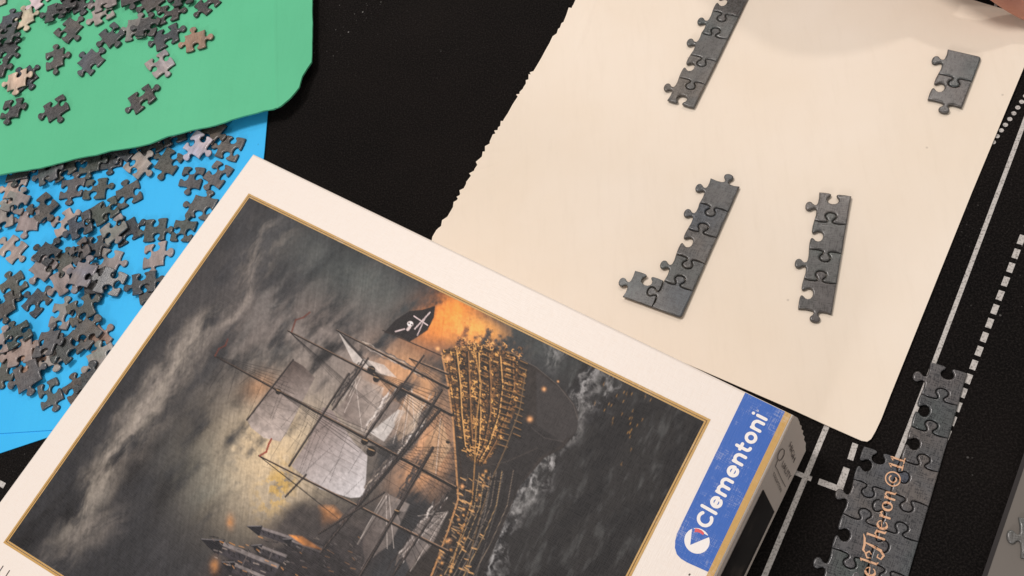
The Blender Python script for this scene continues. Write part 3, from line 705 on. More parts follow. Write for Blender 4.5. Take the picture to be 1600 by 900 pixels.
# side walls (thin card), the right hand one splayed where the corner has torn
tk = 0.0016
def wall(a, b, name, mat):
    d = (b - a)[:2] / np.linalg.norm((b - a)[:2]); inn = np.array([-d[1], d[0]])
    if np.dot(inn, (TLp + BRp)[:2] / 2 - a[:2]) < 0: inn = -inn
    A2, B2 = a[:2] + inn * tk, b[:2] + inn * tk
    zt = LZ - 0.0031
    V = [dz(a, zt), dz(b, zt), (*B2, zt), (*A2, zt)]; W_ = [dz(a, foot), dz(b, foot), (*B2, foot), (*A2, foot)]
    return quad_prism(name, [np.array(v) for v in V], [np.array(v) for v in W_], mat, lid)
ins = inset(poly, 0.0002)
I = [np.array([*q, LZ]) for q in ins]
wall(I[3], I[0], 'side_panel', M_LID); wall(I[0], I[1], 'side_panel', M_LID); wall(I[1], I[2], 'side_panel', M_LID)
# splayed right panel
def sp_pt(px, py, z): return G(px, py, z)
s_top0, s_top1 = TRp, BRp
fz = 0.0022
b_top = sp_pt(1258, 704, fz); b_dir = sp_pt(1166, 898, fz) - b_top; b_dir /= np.linalg.norm(b_dir)
b_end = b_top + b_dir * WB
zt = LZ - 0.0013
out_top = [TRp + dr * (WB * k / 24) for k in range(25)]
out_bot = [b_top + b_dir * (WB * k / 24) for k in range(25)]
pn = np.cross(np.array([*dr[:2], 0]), (b_top - dz(TRp, zt))); pn /= np.linalg.norm(pn)
if np.dot(pn, dz(TRp, 0) - dz(TLp, 0)) < 0: pn = -pn
outline_pts = []
# torn front end, from the top down
torn = [(1241, 649.5), (1245.5, 652.5), (1248.5, 659), (1249, 663), (1252, 665.5), (1251.5, 670), (1254.5, 673), (1253.5, 678), (1256.5, 682), (1255.5, 687), (1258.5, 692), (1258, 698), (1258.5, 704)]
p0 = dz(TRp, zt)
front = [on_plane(x, y, p0, pn) for x, y in torn]
front[0] = p0
bot_far = on_plane(1166, 898, p0, pn); bdir = bot_far - front[-1]; bdir /= np.linalg.norm(bdir)
loop = front + [front[-1] + bdir * WB, dz(BRp, zt)]
Lp = [np.array(p) + pn * 0.0002 for p in loop]; Li = [p - pn * tk for p in Lp]
n = len(Lp); V = Lp + Li
Fc = [tuple(range(n)), tuple(reversed(range(n, 2 * n)))] + [(i, i + n, (i + 1) % n + n, (i + 1) % n) for i in range(n)]
if np.dot(np.cross(Lp[5] - Lp[0], Lp[-1] - Lp[0]), pn) < 0: Fc = [tuple(reversed(f)) for f in Fc]
mi = [0, 1] + [1] * n
side = mesh_obj('side_panel', V, Fc, [M_SIDE, M_TORN], lid, False, mi)
side['label'] = 'splayed side panel with torn corner, small lettering and small dark picture'
UPREF = pn
def on_side(px, py, lift=0.00035):
    return on_plane(px, py, p0, pn) + pn * (0.0002 + lift)
def side_poly(name, pts, mat):
    v = [on_side(x, y) for x, y in pts]; f = tuple(range(len(v)))
    if np.dot(np.cross(v[1] - v[0], v[2] - v[0]), pn) < 0: f = tuple(reversed(f))
    return mesh_obj(name, v, [f], mat, side)
side_poly('small_picture', [(1191, 764), (1208.5, 799), (1161.5, 898), (1140, 944), (1103, 944), (1126, 897)], M_SIDEPAINT)
# lettering on the side, laid along its height
def text_mesh(txt, size=1.0):
    cu = bpy.data.curves.new('lettering', 'FONT'); cu.body = txt; cu.size = size; cu.resolution_u = 2
    ob = bpy.data.objects.new('lettering', cu); scene.collection.objects.link(ob)
    dg = bpy.context.evaluated_depsgraph_get(); dg.update()
    me = bpy.data.meshes.new_from_object(ob.evaluated_get(dg))
    v = np.array([x.co[:] for x in me.vertices]); f = [tuple(p.vertices) for p in me.polygons]
    bpy.data.objects.remove(ob); bpy.data.curves.remove(cu); bpy.data.meshes.remove(me)
    return v, f
def side_text(txt, start, end, hpx):
    v, f = text_mesh(txt); x0, x1 = v[:, 0].min(), v[:, 0].max(); y0, y1 = v[:, 1].min(), v[:, 1].max()
    s_, e_ = np.array(start), np.array(end)
    ev = np.array([0.44, -0.90])                # letters' upward direction runs up along the long edge
    W_ = []
    for p in v:
        q = s_ + (e_ - s_) * (p[0] - x0) / (x1 - x0) + ev * hpx * (p[1] - y0) / (y1 - y0); W_.append(on_side(q[0], q[1]))
    ff = []
    for q in f: ff.append(q if np.dot(np.cross(W_[q[1]] - W_[q[0]], W_[q[2]] - W_[q[0]]), pn) > 0 else tuple(reversed(q)))
    return mesh_obj('side_lettering', W_, ff, M_GREYINK, side)
side_text('HIGH', (1231, 697), (1238, 723), 9.5)
side_text('UALITY', (1219, 727), (1231, 751), 9.5); side_text('COLLECTION', (1206, 741), (1218, 769), 5.5)
flat_mesh('side_lettering', [([(1214, 710), (1217, 703.5), (1221, 700.5), (1224, 703), (1223.5, 710), (1220, 717), (1216, 719.5), (1213.5, 716), (1214, 710)], 0.9), ([(1214, 717), (1210, 728), (1213, 733), (1219, 747), (1226, 760)], 0.8)],
          lambda x, y, l: on_side(x, y, 0.00035 + l), M_GREYINK, side)
UPREF = np.array([0, 0, 1.0])
tz = LZ + 0.00012
def T(px, py, h=0.0): return G(px, py, tz + h)
def top_poly(name, pts, mat, h, parent=top):
    v = [T(x, y, h) for x, y in pts]; f = tuple(range(len(v)))
    if np.cross((v[1] - v[0])[:2], (v[2] - v[0])[:2]) < 0: f = tuple(reversed(f))
    return mesh_obj(name, v, [f], mat, parent)
# frame line round the painting
def isect(p, q, r, s):
    p, q, r, s = map(np.array, (p, q, r, s)); d1, d2 = q - p, s - r; k = np.cross(r - p, d2) / np.cross(d1, d2); return tuple(p + d1 * k)
FQ = [(388.5, 302), (1110.5, 655.5), isect((1110.5, 655.5), (986.5, 900), (5, 848), (90, 902.3)), (5, 848)]     # outer corners of the golden frame line
FW = [T(*p) for p in FQ]
def ring_mesh(name, d0, d1, mat, h):
    a, b = inset(FW, d0), inset(FW, d1); V = [(*p, tz + h) for p in a] + [(*p, tz + h) for p in b]
    Fc = []
    for i in range(4):
        j = (i + 1) % 4; f = (i, j, 4 + j, 4 + i)
        p, q, r = (np.array(V[k][:2]) for k in f[:3])
        Fc.append(f if np.cross(q - p, r - p) > 0 else tuple(reversed(f)))
    return mesh_obj(name, V, Fc, mat, top)
ring_mesh('picture_frame', 0.0, 0.00105, M_GOLD, 0.0); ring_mesh('picture_frame', 0.0011, 0.00145, M_GOLDDARK, 0.0); ring_mesh('picture_frame', 0.0015, 0.0022, M_GOLD, 0.0)

# blue band with rounded corner, golden stripe, lettering and emblem
band = [(1164.4, 613.5), (1226.5, 643.5)]
bl0, bl1 = (1164.4, 613.5), (1057.5, 834)
br0, br1 = (1226.5, 643.5), (1106.5, 893.5)
pts = [br0, bl0, bl1, (1055, 845), (1054.5, 856), (1057.5, 866), (1064, 873), (1074, 879), br1]
bandm = top_poly('brand_band', pts, M_BLUEBAND, 0.0)
# band and stripe wrap a little over the long edge
top_poly('golden_stripe', [along(br0, br1, -0.004), (1236.5, 648), along((1236.5, 648), (1116, 898), 1.5), along(br0, br1, 1.5)], M_GOLD, 0.00002)
cs, ce = np.array([1030 + 190 / 2.812, 580 + 684 / 2.812]), np.array([1030 + 452 / 2.812, 580 + 196 / 2.812])   # ends of the word along its middle
dxy = (ce - cs) / np.linalg.norm(ce - cs); upx = np.array([dxy[1], -dxy[0]])
upx = np.array([-abs(upx[0]), -abs(upx[1])])
w3s, w3e = T(*cs), T(*ce)
wd = (w3e - w3s)[:2]; WL = np.linalg.norm(wd); wd /= WL; wu = np.array([-wd[1], wd[0]])
def word():
    out, x, g = [], 0.0, 0.17; w = 0.27
    def add(S, adv):
        nonlocal x
        for s_ in S: out.append(([(p[0] + x, p[1]) for p in s_], w))
        x += adv + g
    C = [arc(.66, .66, .525, 48, 312, 22)]
    l = [[(.135, .135), (.135, 1.36)]]
    e = [[(.18, .50), (.84, .50)], arc(.51, .5, .365, 0, 318, 22)]
    m = [[(.135, .135), (.135, .87)], arc(.45, .55, .315, 180, 0, 12) + [(.765, .135)], arc(1.08, .55, .315, 180, 0, 12) + [(1.395, .135)]]
    nn_ = [[(.135, .135), (.135, .87)], arc(.48, .53, .345, 180, 0, 12) + [(.825, .135)]]
    tt = [[(.28, 1.22), (.28, .42)] + arc(.53, .39, .25, 180, 275, 6), [(.10, .86), (.60, .86)]]
    o_ = [arc(.52, .5, .375, 0, 360, 26)]
    i_ = [[(.135, .135), (.135, .87)], [(.135, 1.26), (.136, 1.262)]]
    for S, a in ((C, 1.18), (l, .27), (e, 1.02), (m, 1.53), (e, 1.02), (nn_, .96), (tt, .70), (o_, 1.04), (nn_, .96), (i_, .27)): add(S, a)
    return out, x - g
S, wlen = word(); XU = WL / wlen
def put_word(x, y, l):
    q = w3s[:2] + wd * x * XU + wu * (y - 0.55) * XU; return (q[0], q[1], tz + 0.00004 + l)
flat_mesh('brand_lettering', S, put_word, M_WHITEINK, bandm, True, 0.000006)
flat_mesh('registered_mark', [(arc(wlen + .22, 1.05, .07, 0, 360, 12), .03)], put_word, M_WHITEINK, bandm, False)
lc = T(1089, 845, 0.00004); lr = np.linalg.norm(T(1089 + 20.5, 845) - T(1089, 845)) * 0.97
em = mesh_obj('emblem_disc', [(lc[0] + lr * math.cos(a), lc[1] + lr * math.sin(a), lc[2]) for a in np.linspace(0, 2 * math.pi, 40, endpoint=False)], [tuple(range(40))], M_WHITEINK, bandm)
top_poly('emblem_wedge', [(1081.5, 824.5), (1109.5, 838.5), (1078.5, 851.5)], M_BLUEBAND, 0.00006, em)
top_poly('emblem_arc', [(1086.3, 825.5), (1091.5, 826.3), (1097, 829), (1100.5, 833), (1098.5, 836.2), (1094, 832.8), (1089.5, 831.3), (1085, 831.5)], M_REDINK, 0.00008, em)
# small printed strokes at the lower left of the lid
for a, b in (((-3, 896), (5, 884)), ((8, 902), (15, 891))):
    P_ = [T(*a), T(*b)]; flat_mesh('small_print', [([(p[0], p[1]) for p in P_], 0.0006)], lambda x, y, l: (x, y, tz), M_GREYINK, top, False)
for a, b in (((1076, 899), (1078.5, 896.5)),):
    P_ = [T(*a), T(*b)]; flat_mesh('small_print', [([(p[0], p[1]) for p in P_], 0.0006)], lambda x, y, l: (x, y, tz), M_GREYINK, top, False)

# ---- the printed painting: a plain sailing ship under a stormy sky, painted into a colour layer
def vnoise(P, scale, seed, octaves=4, gain=0.55):
    out = np.zeros(len(P)); amp, tot_ = 1.0, 0.0
    for o_ in range(octaves):
        r = np.random.default_rng(seed * 17 + o_); tab = r.random((128, 128))
        q = P * scale * 2 ** o_; i = np.floor(q).astype(int); f = q - i; f = f * f * (3 - 2 * f)
        i0, j0 = i[:, 0] % 128, i[:, 1] % 128; i1, j1 = (i0 + 1) % 128, (j0 + 1) % 128
        v = (tab[i0, j0] * (1 - f[:, 0]) + tab[i1, j0] * f[:, 0]) * (1 - f[:, 1]) + (tab[i0, j1] * (1 - f[:, 0]) + tab[i1, j1] * f[:, 0]) * f[:, 1]
        out += v * amp; tot_ += amp; amp *= gain
    return out / tot_
def smooth(a, b, x): t_ = np.clip((x - a) / (b - a), 0, 1); return t_ * t_ * (3 - 2 * t_)
def paint(P):
    """colour of the print at the points P (given as positions in the photo's frame on the lid): stormy sky, sea, ship, far castle"""
    X, Y = P[:, 0], P[:, 1]
    # axes of the painting: a runs down the painting (along the long frame line), b across it
    ax, ay = 0.897, 0.442; A = (X - 390) * ax + (Y - 303) * ay; B = -(X - 390) * ay * 1.15 + (Y - 303) * ax
    Q = np.stack([A, B], 1)
    Lc = lambda *c: np.array(lin(c))
    def mixc(c, col, m): return c * (1 - m[:, None]) + col * m[:, None]
    def blob(cx, cy, rx, ry, rot=0.0):
        dx, dy = X - cx, Y - cy; c_, s_ = math.cos(rot), math.sin(rot)
        return np.exp(-(((dx * c_ + dy * s_) / rx) ** 2 + ((-dx * s_ + dy * c_) / ry) ** 2))
    st = np.stack([A * 1.0 + B * 0.25, B * 0.38 - A * 0.05], 1)
    n1 = vnoise(st, 1 / 70, 3, 6); n2 = vnoise(st, 1 / 26, 5, 5); n3 = vnoise(Q, 1 / 9, 8, 4); n4 = vnoise(np.stack([A * 1.0 + B * .2, B * .12], 1), 1 / 7, 9, 3)
    c = np.ones((len(P), 3)) * Lc(64, 63, 65)
    c = mixc(c, Lc(44, 42, 44), smooth(0.5, 0.32, n1))
    c = mixc(c, Lc(90, 88, 90), smooth(0.56, 0.8, n1) * 0.6)
    c *= (0.82 + 0.36 * n4)[:, None]
    # bright cloud ridges slanting across
    def ridge(x0, y0, x1, y1, w, colr, k, seed):
        nonlocal c
        d = np.hypot(x1 - x0, y1 - y0); ux, uy = (x1 - x0) / d, (y1 - y0) / d
        s_ = (X - x0) * ux + (Y - y0) * uy; t_ = -(X - x0) * uy + (Y - y0) * ux
        wob = (vnoise(Q, 1 / 60, seed, 4) - 0.5) * w * 2.4
        m = np.exp(-((t_ + wob) / w) ** 2) * smooth(-30, 40, s_) * smooth(d + 30, d - 40, s_)
        an = vnoise(np.stack([s_ / 64, (t_ + wob * .6) / 15], 1), 1.0, seed + 1, 5, .6)
        m = m * smooth(0.36, 0.72, an * 0.75 + n2 * 0.25); c = mixc(c, colr, np.clip(m * k, 0, 1))
    ridge(445, 350, 150, 760, 26, Lc(170, 158, 148), 0.68, 21)
    ridge(330, 480, 90, 850, 22, Lc(176, 165, 152), 0.62, 23)
    ridge(520, 400, 330, 640, 40, Lc(122, 120, 118), 0.56, 25)
    ridge(610, 430, 470, 520, 34, Lc(140, 126, 120), 0.56, 27)
    ridge(200, 800, 60, 900, 24, Lc(150, 140, 132), 0.50, 31)
    # teal greys and the warm light round the ship
    c = mixc(c, Lc(96, 106, 104), 0.7 * blob(560, 440, 120, 50, .5) * (.4 + n2)); c = mixc(c, Lc(84, 92, 90), 0.8 * blob(810, 520, 80, 36, .45) * (.4 + n2))
    c = mixc(c, Lc(152, 140, 134), np.clip(1.25 * blob(520, 600, 165, 105, .5), 0, .85) * smooth(.25, .6, n2))
    c = mixc(c, Lc(190, 172, 146), np.clip(1.3 * blob(425, 720, 95, 105, .9), 0, .85) * smooth(.22, .55, n2 * .6 + n1 * .4))
    c = mixc(c, Lc(216, 190, 152), np.clip(1.2 * blob(412, 700, 40, 55, .6), 0, .75) * smooth(.3, .6, n3 * .4 + n2 * .6))
    c = mixc(c, Lc(214, 170, 70), np.clip(.9 * blob(432, 762, 22, 36, .5), 0, .6) * smooth(.4, .6, n3))
    c = mixc(c, Lc(120, 132, 128), 0.5 * blob(330, 740, 60, 60) * n2)
    c = mixc(c, Lc(218, 156, 104), 0.6 * blob(405, 605, 18, 26, .9) * (.4 + n2))
    # orange fire glow behind the stern and among the masts
    c = mixc(c, Lc(224, 132, 60), np.clip(1.2 * blob(694, 498, 34, 52, 1.0), 0, .9) * smooth(.25, .6, n2))
    c = mixc(c, Lc(240, 160, 84), np.clip(1.1 * blob(735, 520, 50, 26, .35), 0, .9) * smooth(.38, .6, n3 * .5 + n2 * .5))
    c = mixc(c, Lc(238, 172, 112), np.clip(.85 * blob(640, 600, 60, 42, .8), 0, .6) * smooth(.3, .6, n2))
    c = mixc(c, Lc(236, 170, 116), np.clip(.9 * blob(665, 715, 38, 60, .5), 0, .6) * smooth(.35, .6, n2))
    c = mixc(c, Lc(250, 150, 62), np.clip(.95 * blob(705, 490, 26, 40, 1.0), 0, .85) * smooth(.3, .55, n3 * .4 + n2 * .6)); c = mixc(c, Lc(252, 176, 88), np.clip(.8 * blob(750, 512, 34, 15, .35), 0, .8) * smooth(.42, .58, n3 * .5 + n2 * .5))
    # sea on the right: dark with streaks and foam
    sea_line = [(770, 470), (850, 520), (905, 590), (1130, 640), (1130, 960), (600, 960), (700, 760), (770, 600)]
    def inside(poly):
        ins = np.zeros(len(P), bool); n = len(poly)
        for i in range(n):
            (xa, ya), (xb, yb) = poly[i], poly[(i + 1) % n]
            if ya == yb: continue
            ins ^= ((ya > Y) != (yb > Y)) & (X < (xb - xa) * (Y - ya) / (yb - ya) + xa)
        return ins
    def box_idx(xs, ys, pad): return np.nonzero((X > min(xs) - pad) & (X < max(xs) + pad) & (Y > min(ys) - pad) & (Y < max(ys) + pad))[0]
    seam = smooth(0, 70, (X - 845) * .86 + (Y - 560) * .10 + 30 * (n1 - .5) + (Y - 560) * .45)
    seacol = mixc(mixc(np.ones((len(P), 3)) * Lc(54, 51, 50), Lc(88, 88, 86), smooth(.48, .8, vnoise(np.stack([(X + Y * .45) / 9, (Y - X * .45) / 34], 1), 1.0, 71, 5)) * .8), Lc(40, 38, 40), smooth(.55, .3, n2))
    c = c * (1 - seam[:, None]) + seacol * seam[:, None]
    c = mixc(c, Lc(80, 86, 84), .7 * blob(905, 560, 70, 34, .5) * smooth(.35, .7, n2))
    # fine slanting rain and brush lines
    rain = vnoise(np.stack([(A - B * .35) * 1.0, (B + A * .3) * .05], 1), 1 / 2.6, 41, 2); c *= (0.86 + 0.28 * rain)[:, None]
    # splashes
    for (x0, y0, x1, y1, w, k, sd) in ((860, 575, 890, 520, 16, .7, 51), (945, 560, 870, 680, 17, 1.0, 53), (900, 640, 815, 790, 16, 1.15, 55), (825, 755, 800, 800, 12, 1.1, 57), (805, 790, 765, 900, 15, 1.0, 59), (960, 585, 920, 640, 18, .8, 61)):
        d = np.hypot(x1 - x0, y1 - y0); ux, uy = (x1 - x0) / d, (y1 - y0) / d
        s_ = (X - x0) * ux + (Y - y0) * uy; t_ = -(X - x0) * uy + (Y - y0) * ux + (vnoise(Q, 1 / 25, sd, 4) - .5) * w * 2
        m = np.exp(-(t_ / w) ** 2) * smooth(-15, 15, s_) * smooth(d + 15, d - 15, s_) * smooth(.38, .74, .6 * vnoise(np.stack([s_ / 22, t_ / 5.5], 1), 1.0, sd + 1, 4) + .4 * vnoise(Q, 1 / 7, sd + 2, 3))
        c = mixc(c, Lc(178, 176, 176), np.clip(m * k * .8, 0, .85))
    for q in range(30):
        x0, y0 = 985 + rng.normal(0, 22), 650 + rng.normal(0, 38); ii = box_idx((x0,), (y0,), 9)
        dd_ = np.abs((X[ii] - x0) * .93 + (Y[ii] - y0) * .35) / 1.4 + np.abs(-(X[ii] - x0) * .35 + (Y[ii] - y0) * .93) / 6; m = np.clip(1 - dd_, 0, 1) * .7
        c[ii] = c[ii] * (1 - m[:, None]) + Lc(190, 140, 70) * m[:, None]
    # helpers on the current picture
    def poly(pts, colr, soft=1.0, tex=0.25, alpha=1.0, grad=None):
        xs, ys = [p[0] for p in pts], [p[1] for p in pts]; ii = box_idx(xs, ys, 2)
        x, y = X[ii], Y[ii]; ins = np.zeros(len(ii), bool); n = len(pts); dmin = np.full(len(ii), 1e9)
        for i in range(n):
            (xa, ya), (xb, yb) = pts[i], pts[(i + 1) % n]
            if ya != yb: ins ^= ((ya > y) != (yb > y)) & (x < (xb - xa) * (y - ya) / (yb - ya) + xa)
            L2 = (xb - xa) ** 2 + (yb - ya) ** 2 + 1e-9; t_ = np.clip(((x - xa) * (xb - xa) + (y - ya) * (yb - ya)) / L2, 0, 1)
            dmin = np.minimum(dmin, np.hypot(x - xa - t_ * (xb - xa), y - ya - t_ * (yb - ya)))
        sd = np.where(ins, dmin, -dmin); m = np.clip(sd / soft + 0.5, 0, 1) * alpha
        k = (1 - tex + 2 * tex * n3[ii])[:, None] * np.array(lin(colr))
        if grad is not None:
            (gx0, gy0, gx1, gy1, c2) = grad; g = np.clip(((x - gx0) * (gx1 - gx0) + (y - gy0) * (gy1 - gy0)) / ((gx1 - gx0) ** 2 + (gy1 - gy0) ** 2), 0, 1)[:, None]
            k = k * (1 - g) + (1 - tex + 2 * tex * n3[ii])[:, None] * np.array(lin(c2)) * g
        c[ii] = c[ii] * (1 - m[:, None]) + k * m[:, None]
    def line(x0, y0, x1, y1, w, colr, alpha=1.0, w1=None):
        ii = box_idx((x0, x1), (y0, y1), 4); x, y = X[ii], Y[ii]
        L2 = (x1 - x0) ** 2 + (y1 - y0) ** 2 + 1e-9; t_ = np.clip(((x - x0) * (x1 - x0) + (y - y0) * (y1 - y0)) / L2, 0, 1)
        d = np.hypot(x - x0 - t_ * (x1 - x0), y - y0 - t_ * (y1 - y0)); ww = w + ((w1 if w1 is not None else w) - w) * t_
        m = np.clip(ww / 2 - d + 0.6, 0, 1) * np.clip(ww, 0, 1) * alpha; c[ii] = c[ii] * (1 - m[:, None]) + np.array(lin(colr)) * m[:, None]
    def curve(pts, w, colr, alpha=1.0):
        for a, b in zip(pts[:-1], pts[1:]): line(*a, *b, w, colr, alpha)
    R = random.Random(4)
    # far castle on a hill with lit openings
    poly([(300, 905), (340, 872), (395, 850), (425, 815), (460, 790), (505, 780), (545, 795), (590, 815), (570, 905)], (96, 86, 82), 22, .45, .75)
    poly([(330, 905), (352, 872), (420, 862), (470, 842), (520, 850), (560, 905)], (52, 47, 50), 8, .55, .85)
    def tower(tx, ty, ex, ey, w, cone):
        d = np.hypot(ex - tx, ey - ty); ux, uy = (ex - tx) / d, (ey - ty) / d; nx_, ny_ = -uy, ux
        P_ = lambda a, o: (tx + ux * a + nx_ * o, ty + uy * a + ny_ * o)
        poly([P_(cone, w * .42), P_(cone, -w * .42), P_(d, -w * .5), P_(d, w * .5)], (74, 68, 72), 1.2, .45)
        poly([P_(cone, -w * .42), P_(d, -w * .5), P_(d, -w * .2), P_(cone, -w * .16)], (150, 140, 138), 1.4, .4, .75)
        poly([P_(0, 0), P_(cone + 2, w * .6), P_(cone + 2, -w * .6)], (38, 36, 44), 1.0, .2); line(*P_(2, -.6), *P_(cone, -w * .5), 1.1, (150, 144, 146), .7)
        for k_ in range(int((d - cone) / 9)): line(*P_(cone + 5 + k_ * 9, -w * .05), *P_(cone + 7 + k_ * 9, w * .12), 1.6, (30, 27, 32), .8)
        line(*P_(cone + (d - cone) * .45, -w * .6), *P_(cone + (d - cone) * .45, w * .6), 1.6, (120, 110, 108), .7)
    tower(313, 842, 432, 893, 24, 34); tower(385, 822, 505, 862, 15, 22); tower(391, 852, 446, 874, 15, 16); tower(440, 842, 500, 866, 11, 14); tower(345, 878, 420, 912, 18, 20)
    poly([(452, 836), (472, 838), (506, 860), (474, 852)], (238, 152, 70), 3, .4); poly([(498, 792), (520, 790), (540, 812), (516, 818)], (214, 142, 78), 9, .5, .6)
    for q in range(90):
        x, y = 330 + R.random() * 230, 845 + R.random() * 58; line(x, y, x + 2 + R.random() * 5, y + 1 + R.random() * 3, .9 + R.random(), R.choice(((150, 140, 136), (28, 25, 28), (104, 94, 90), (206, 146, 86), (46, 42, 46))), .6)
    for (x, y, rx) in ((360, 815, 6), (335, 885, 6.5), (508, 808, 7)):
        ii = box_idx((x,), (y,), 30); m = np.exp(-((X[ii] - x) / rx) ** 2 - ((Y[ii] - y) / (rx * 1.7)) ** 2) * .6 * (.4 + n3[ii]); c[ii] = c[ii] * (1 - m[:, None]) + Lc(226, 150, 76) * m[:, None]
    for q in range(46):
        x, y = 320 + R.random() * 240, 838 + R.random() * 62; line(x, y, x + 2 + R.random() * 6, y + 1 + R.random() * 3, 1.0 + R.random(), R.choice(((176, 160, 150), (36, 32, 36), (120, 104, 98), (214, 150, 84))), .6)
    poly([(440, 800), (470, 785), (512, 800), (560, 830), (600, 870), (560, 905), (470, 905), (470, 850)], (66, 60, 60), 16, .5, .6)
    # hull: dark shell, tall stern towards the upper right, running down out of the picture
    poly([(694, 548), (742, 536), (790, 548), (838, 574), (884, 612), (902, 640), (902, 672), (880, 700), (850, 716), (812, 760), (790, 812), (752, 905), (630, 905), (690, 800), (716, 740), (706, 640)], (66, 57, 52), 2, .4)
    poly([(838, 580), (884, 614), (904, 644), (900, 676), (878, 690), (850, 694), (838, 660)], (74, 68, 66), 3, .15)
    poly([(800, 650), (846, 668), (880, 694), (842, 716), (808, 764), (786, 812), (752, 905), (700, 905), (760, 760)], (56, 51, 50), 4, .35)
    # carved and gilded stern and gallery: many short curls
    body = [(692, 548), (742, 538), (796, 552), (822, 582), (806, 640), (776, 700), (752, 730), (730, 712), (708, 640)]
    poly(body, (104, 74, 46), 3, .55)
    def inpoly(x, y, pl):
        r_i = False
        for i in range(len(pl)):
            (xa, ya), (xb, yb) = pl[i], pl[(i + 1) % len(pl)]
            if (ya > y) != (yb > y) and x < (xb - xa) * (y - ya) / (yb - ya) + xa: r_i = not r_i
        return r_i
    for q in range(2600):
        x, y = 690 + R.random() * 135, 536 + R.random() * 200
        if not inpoly(x, y, body): continue
        a0 = R.random() * 6.28; rr_ = 0.9 + R.random() * 2.4; k = R.random()
        dark_side = (x - 690) / 135 * .55 + .15
        colr = (240, 176, 98) if k > .74 + dark_side * .25 else ((158, 108, 62) if k > .56 else ((34, 26, 24) if k < .36 else (98, 72, 48)))
        curve([(x + rr_ * math.cos(a0 + t_), y + rr_ * math.sin(a0 + t_)) for t_ in (0, 1.2, 2.4, 3.3)], .8 + R.random() * .6, colr, .85)
    LB = [(692, 548), (700, 600), (708, 650), (716, 700), (732, 715)]; RB = [(818, 566), (816, 610), (804, 650), (784, 694), (756, 728)]
    for q in range(1, 7):
        f_ = q / 7; cv = [(a[0] * (1 - f_) + b[0] * f_ + 2.0 * math.sin(k_ * 1.7 + q), a[1] * (1 - f_) + b[1] * f_ - 14 * f_ * (1 - f_)) for k_, (a, b) in enumerate(zip(LB, RB))]
        curve(cv, 3.4, (36, 27, 24), .75); curve([(x + 2.2, y - .8) for x, y in cv], 1.3, (236, 178, 108) if q % 2 else (176, 124, 76), .85)
        for k_ in range(22):
            t_ = k_ / 22 * (len(cv) - 1); a = along(cv[int(t_)], cv[int(t_) + 1], t_ % 1); line(a[0] - 3, a[1], a[0] - 9, a[1] - 2, 1.6, R.choice(((30, 24, 22), (30, 24, 22), (228, 170, 100))), .75)
    for (x, y, w_) in ((742, 532, 18), (768, 536, 14), (788, 542, 16), (808, 550, 14), (718, 536, 14)):
        for q in range(16):
            a0 = R.random() * 6.28; xx, yy = x + R.uniform(-w_, w_) * .6, y + R.uniform(-6, 12); curve([(xx + 2.4 * math.cos(a0 + t_), yy + 2.4 * math.sin(a0 + t_)) for t_ in (0, 1.2, 2.4, 3.3)], 1.1, R.choice(((240, 176, 104), (52, 40, 32), (150, 106, 66))), .8)
    # rows of posts and openings, edge lines
    for (x0, y0, x1, y1, nn2, off2) in ((790, 552, 776, 706, 16, 16), (812, 566, 800, 690, 12, 12), (756, 545, 742, 640, 9, 10)):
        for q in range(nn2):
            t_ = q / nn2; x, y = x0 + (x1 - x0) * t_, y0 + (y1 - y0) * t_; line(x, y, x + off2, y + 5, 3.2, (34, 28, 26), .8); line(x + 1, y - 2.6, x + off2, y + 2.2, 1.1, (178, 130, 74), .7)
    curve([(690, 552), (700, 600), (708, 660), (712, 720), (716, 780), (700, 830), (672, 905)], 2.6, (206, 150, 96), .8)
    curve([(700, 560), (712, 640), (720, 730), (722, 790), (706, 840), (680, 905)], 1.6, (70, 46, 32), .9)
    curve([(740, 540), (752, 600), (744, 660), (742, 720), (738, 780), (716, 850), (700, 905)], 1.8, (198, 146, 84), .7)
    curve([(822, 578), (812, 640), (790, 700), (768, 750), (752, 800), (724, 905)], 1.6, (150, 118, 80), .6)
    curve([(770, 740), (758, 800), (740, 860), (728, 905)], 1.2, (128, 118, 110), .7); curve([(786, 740), (774, 800), (756, 860), (742, 905)], 1.0, (120, 112, 106), .6)
    for q in range(26):
        t_ = q / 26; x, y = 752 - 64 * t_, 735 + 170 * t_ + R.uniform(-2, 2); x += R.uniform(-14, 18)
        ii = box_idx((x,), (y,), 5); m = np.exp(-((X[ii] - x) ** 2 + (Y[ii] - y) ** 2) / 4.5) * .85; c[ii] = c[ii] * (1 - m[:, None]) + Lc(238, 170, 96) * m[:, None]
        line(x + 4, y, x + 11, y + 5, 2, (32, 28, 28), .8)
    for (x, y, r_b) in ((850, 608, 3.2), (828, 655, 4), (872, 596, 1.6), (700, 560, 4.5), (684, 545, 3.5), (702, 845, 3.4), (722, 760, 3.2)):
        ii = box_idx((x,), (y,), 14); m = np.exp(-((X[ii] - x) ** 2 + (Y[ii] - y) ** 2) / r_b ** 2) * .95; c[ii] = c[ii] * (1 - m[:, None]) + Lc(246, 176, 116) * m[:, None]
    for q in range(11):
        o_ = q * 8.5; curve([(722 + o_ * 1.05, 742 - o_ * .1), (716 + o_, 790), (698 + o_ * .95, 840), (668 + o_ * .9, 905)], .9, R.choice(((150, 132, 116), (26, 22, 22), (118, 104, 94), (196, 160, 112))), .75)
    for q in range(150):
        t_ = R.random(); o_ = R.random() * 60; x, y = 720 - 50 * t_ + o_, 745 + 160 * t_; line(x, y, x + R.uniform(3, 9), y + R.uniform(1, 5), R.uniform(.8, 2.2), R.choice(((28, 24, 24), (22, 18, 20), (160, 130, 98), (214, 164, 108), (110, 98, 92))), .8)
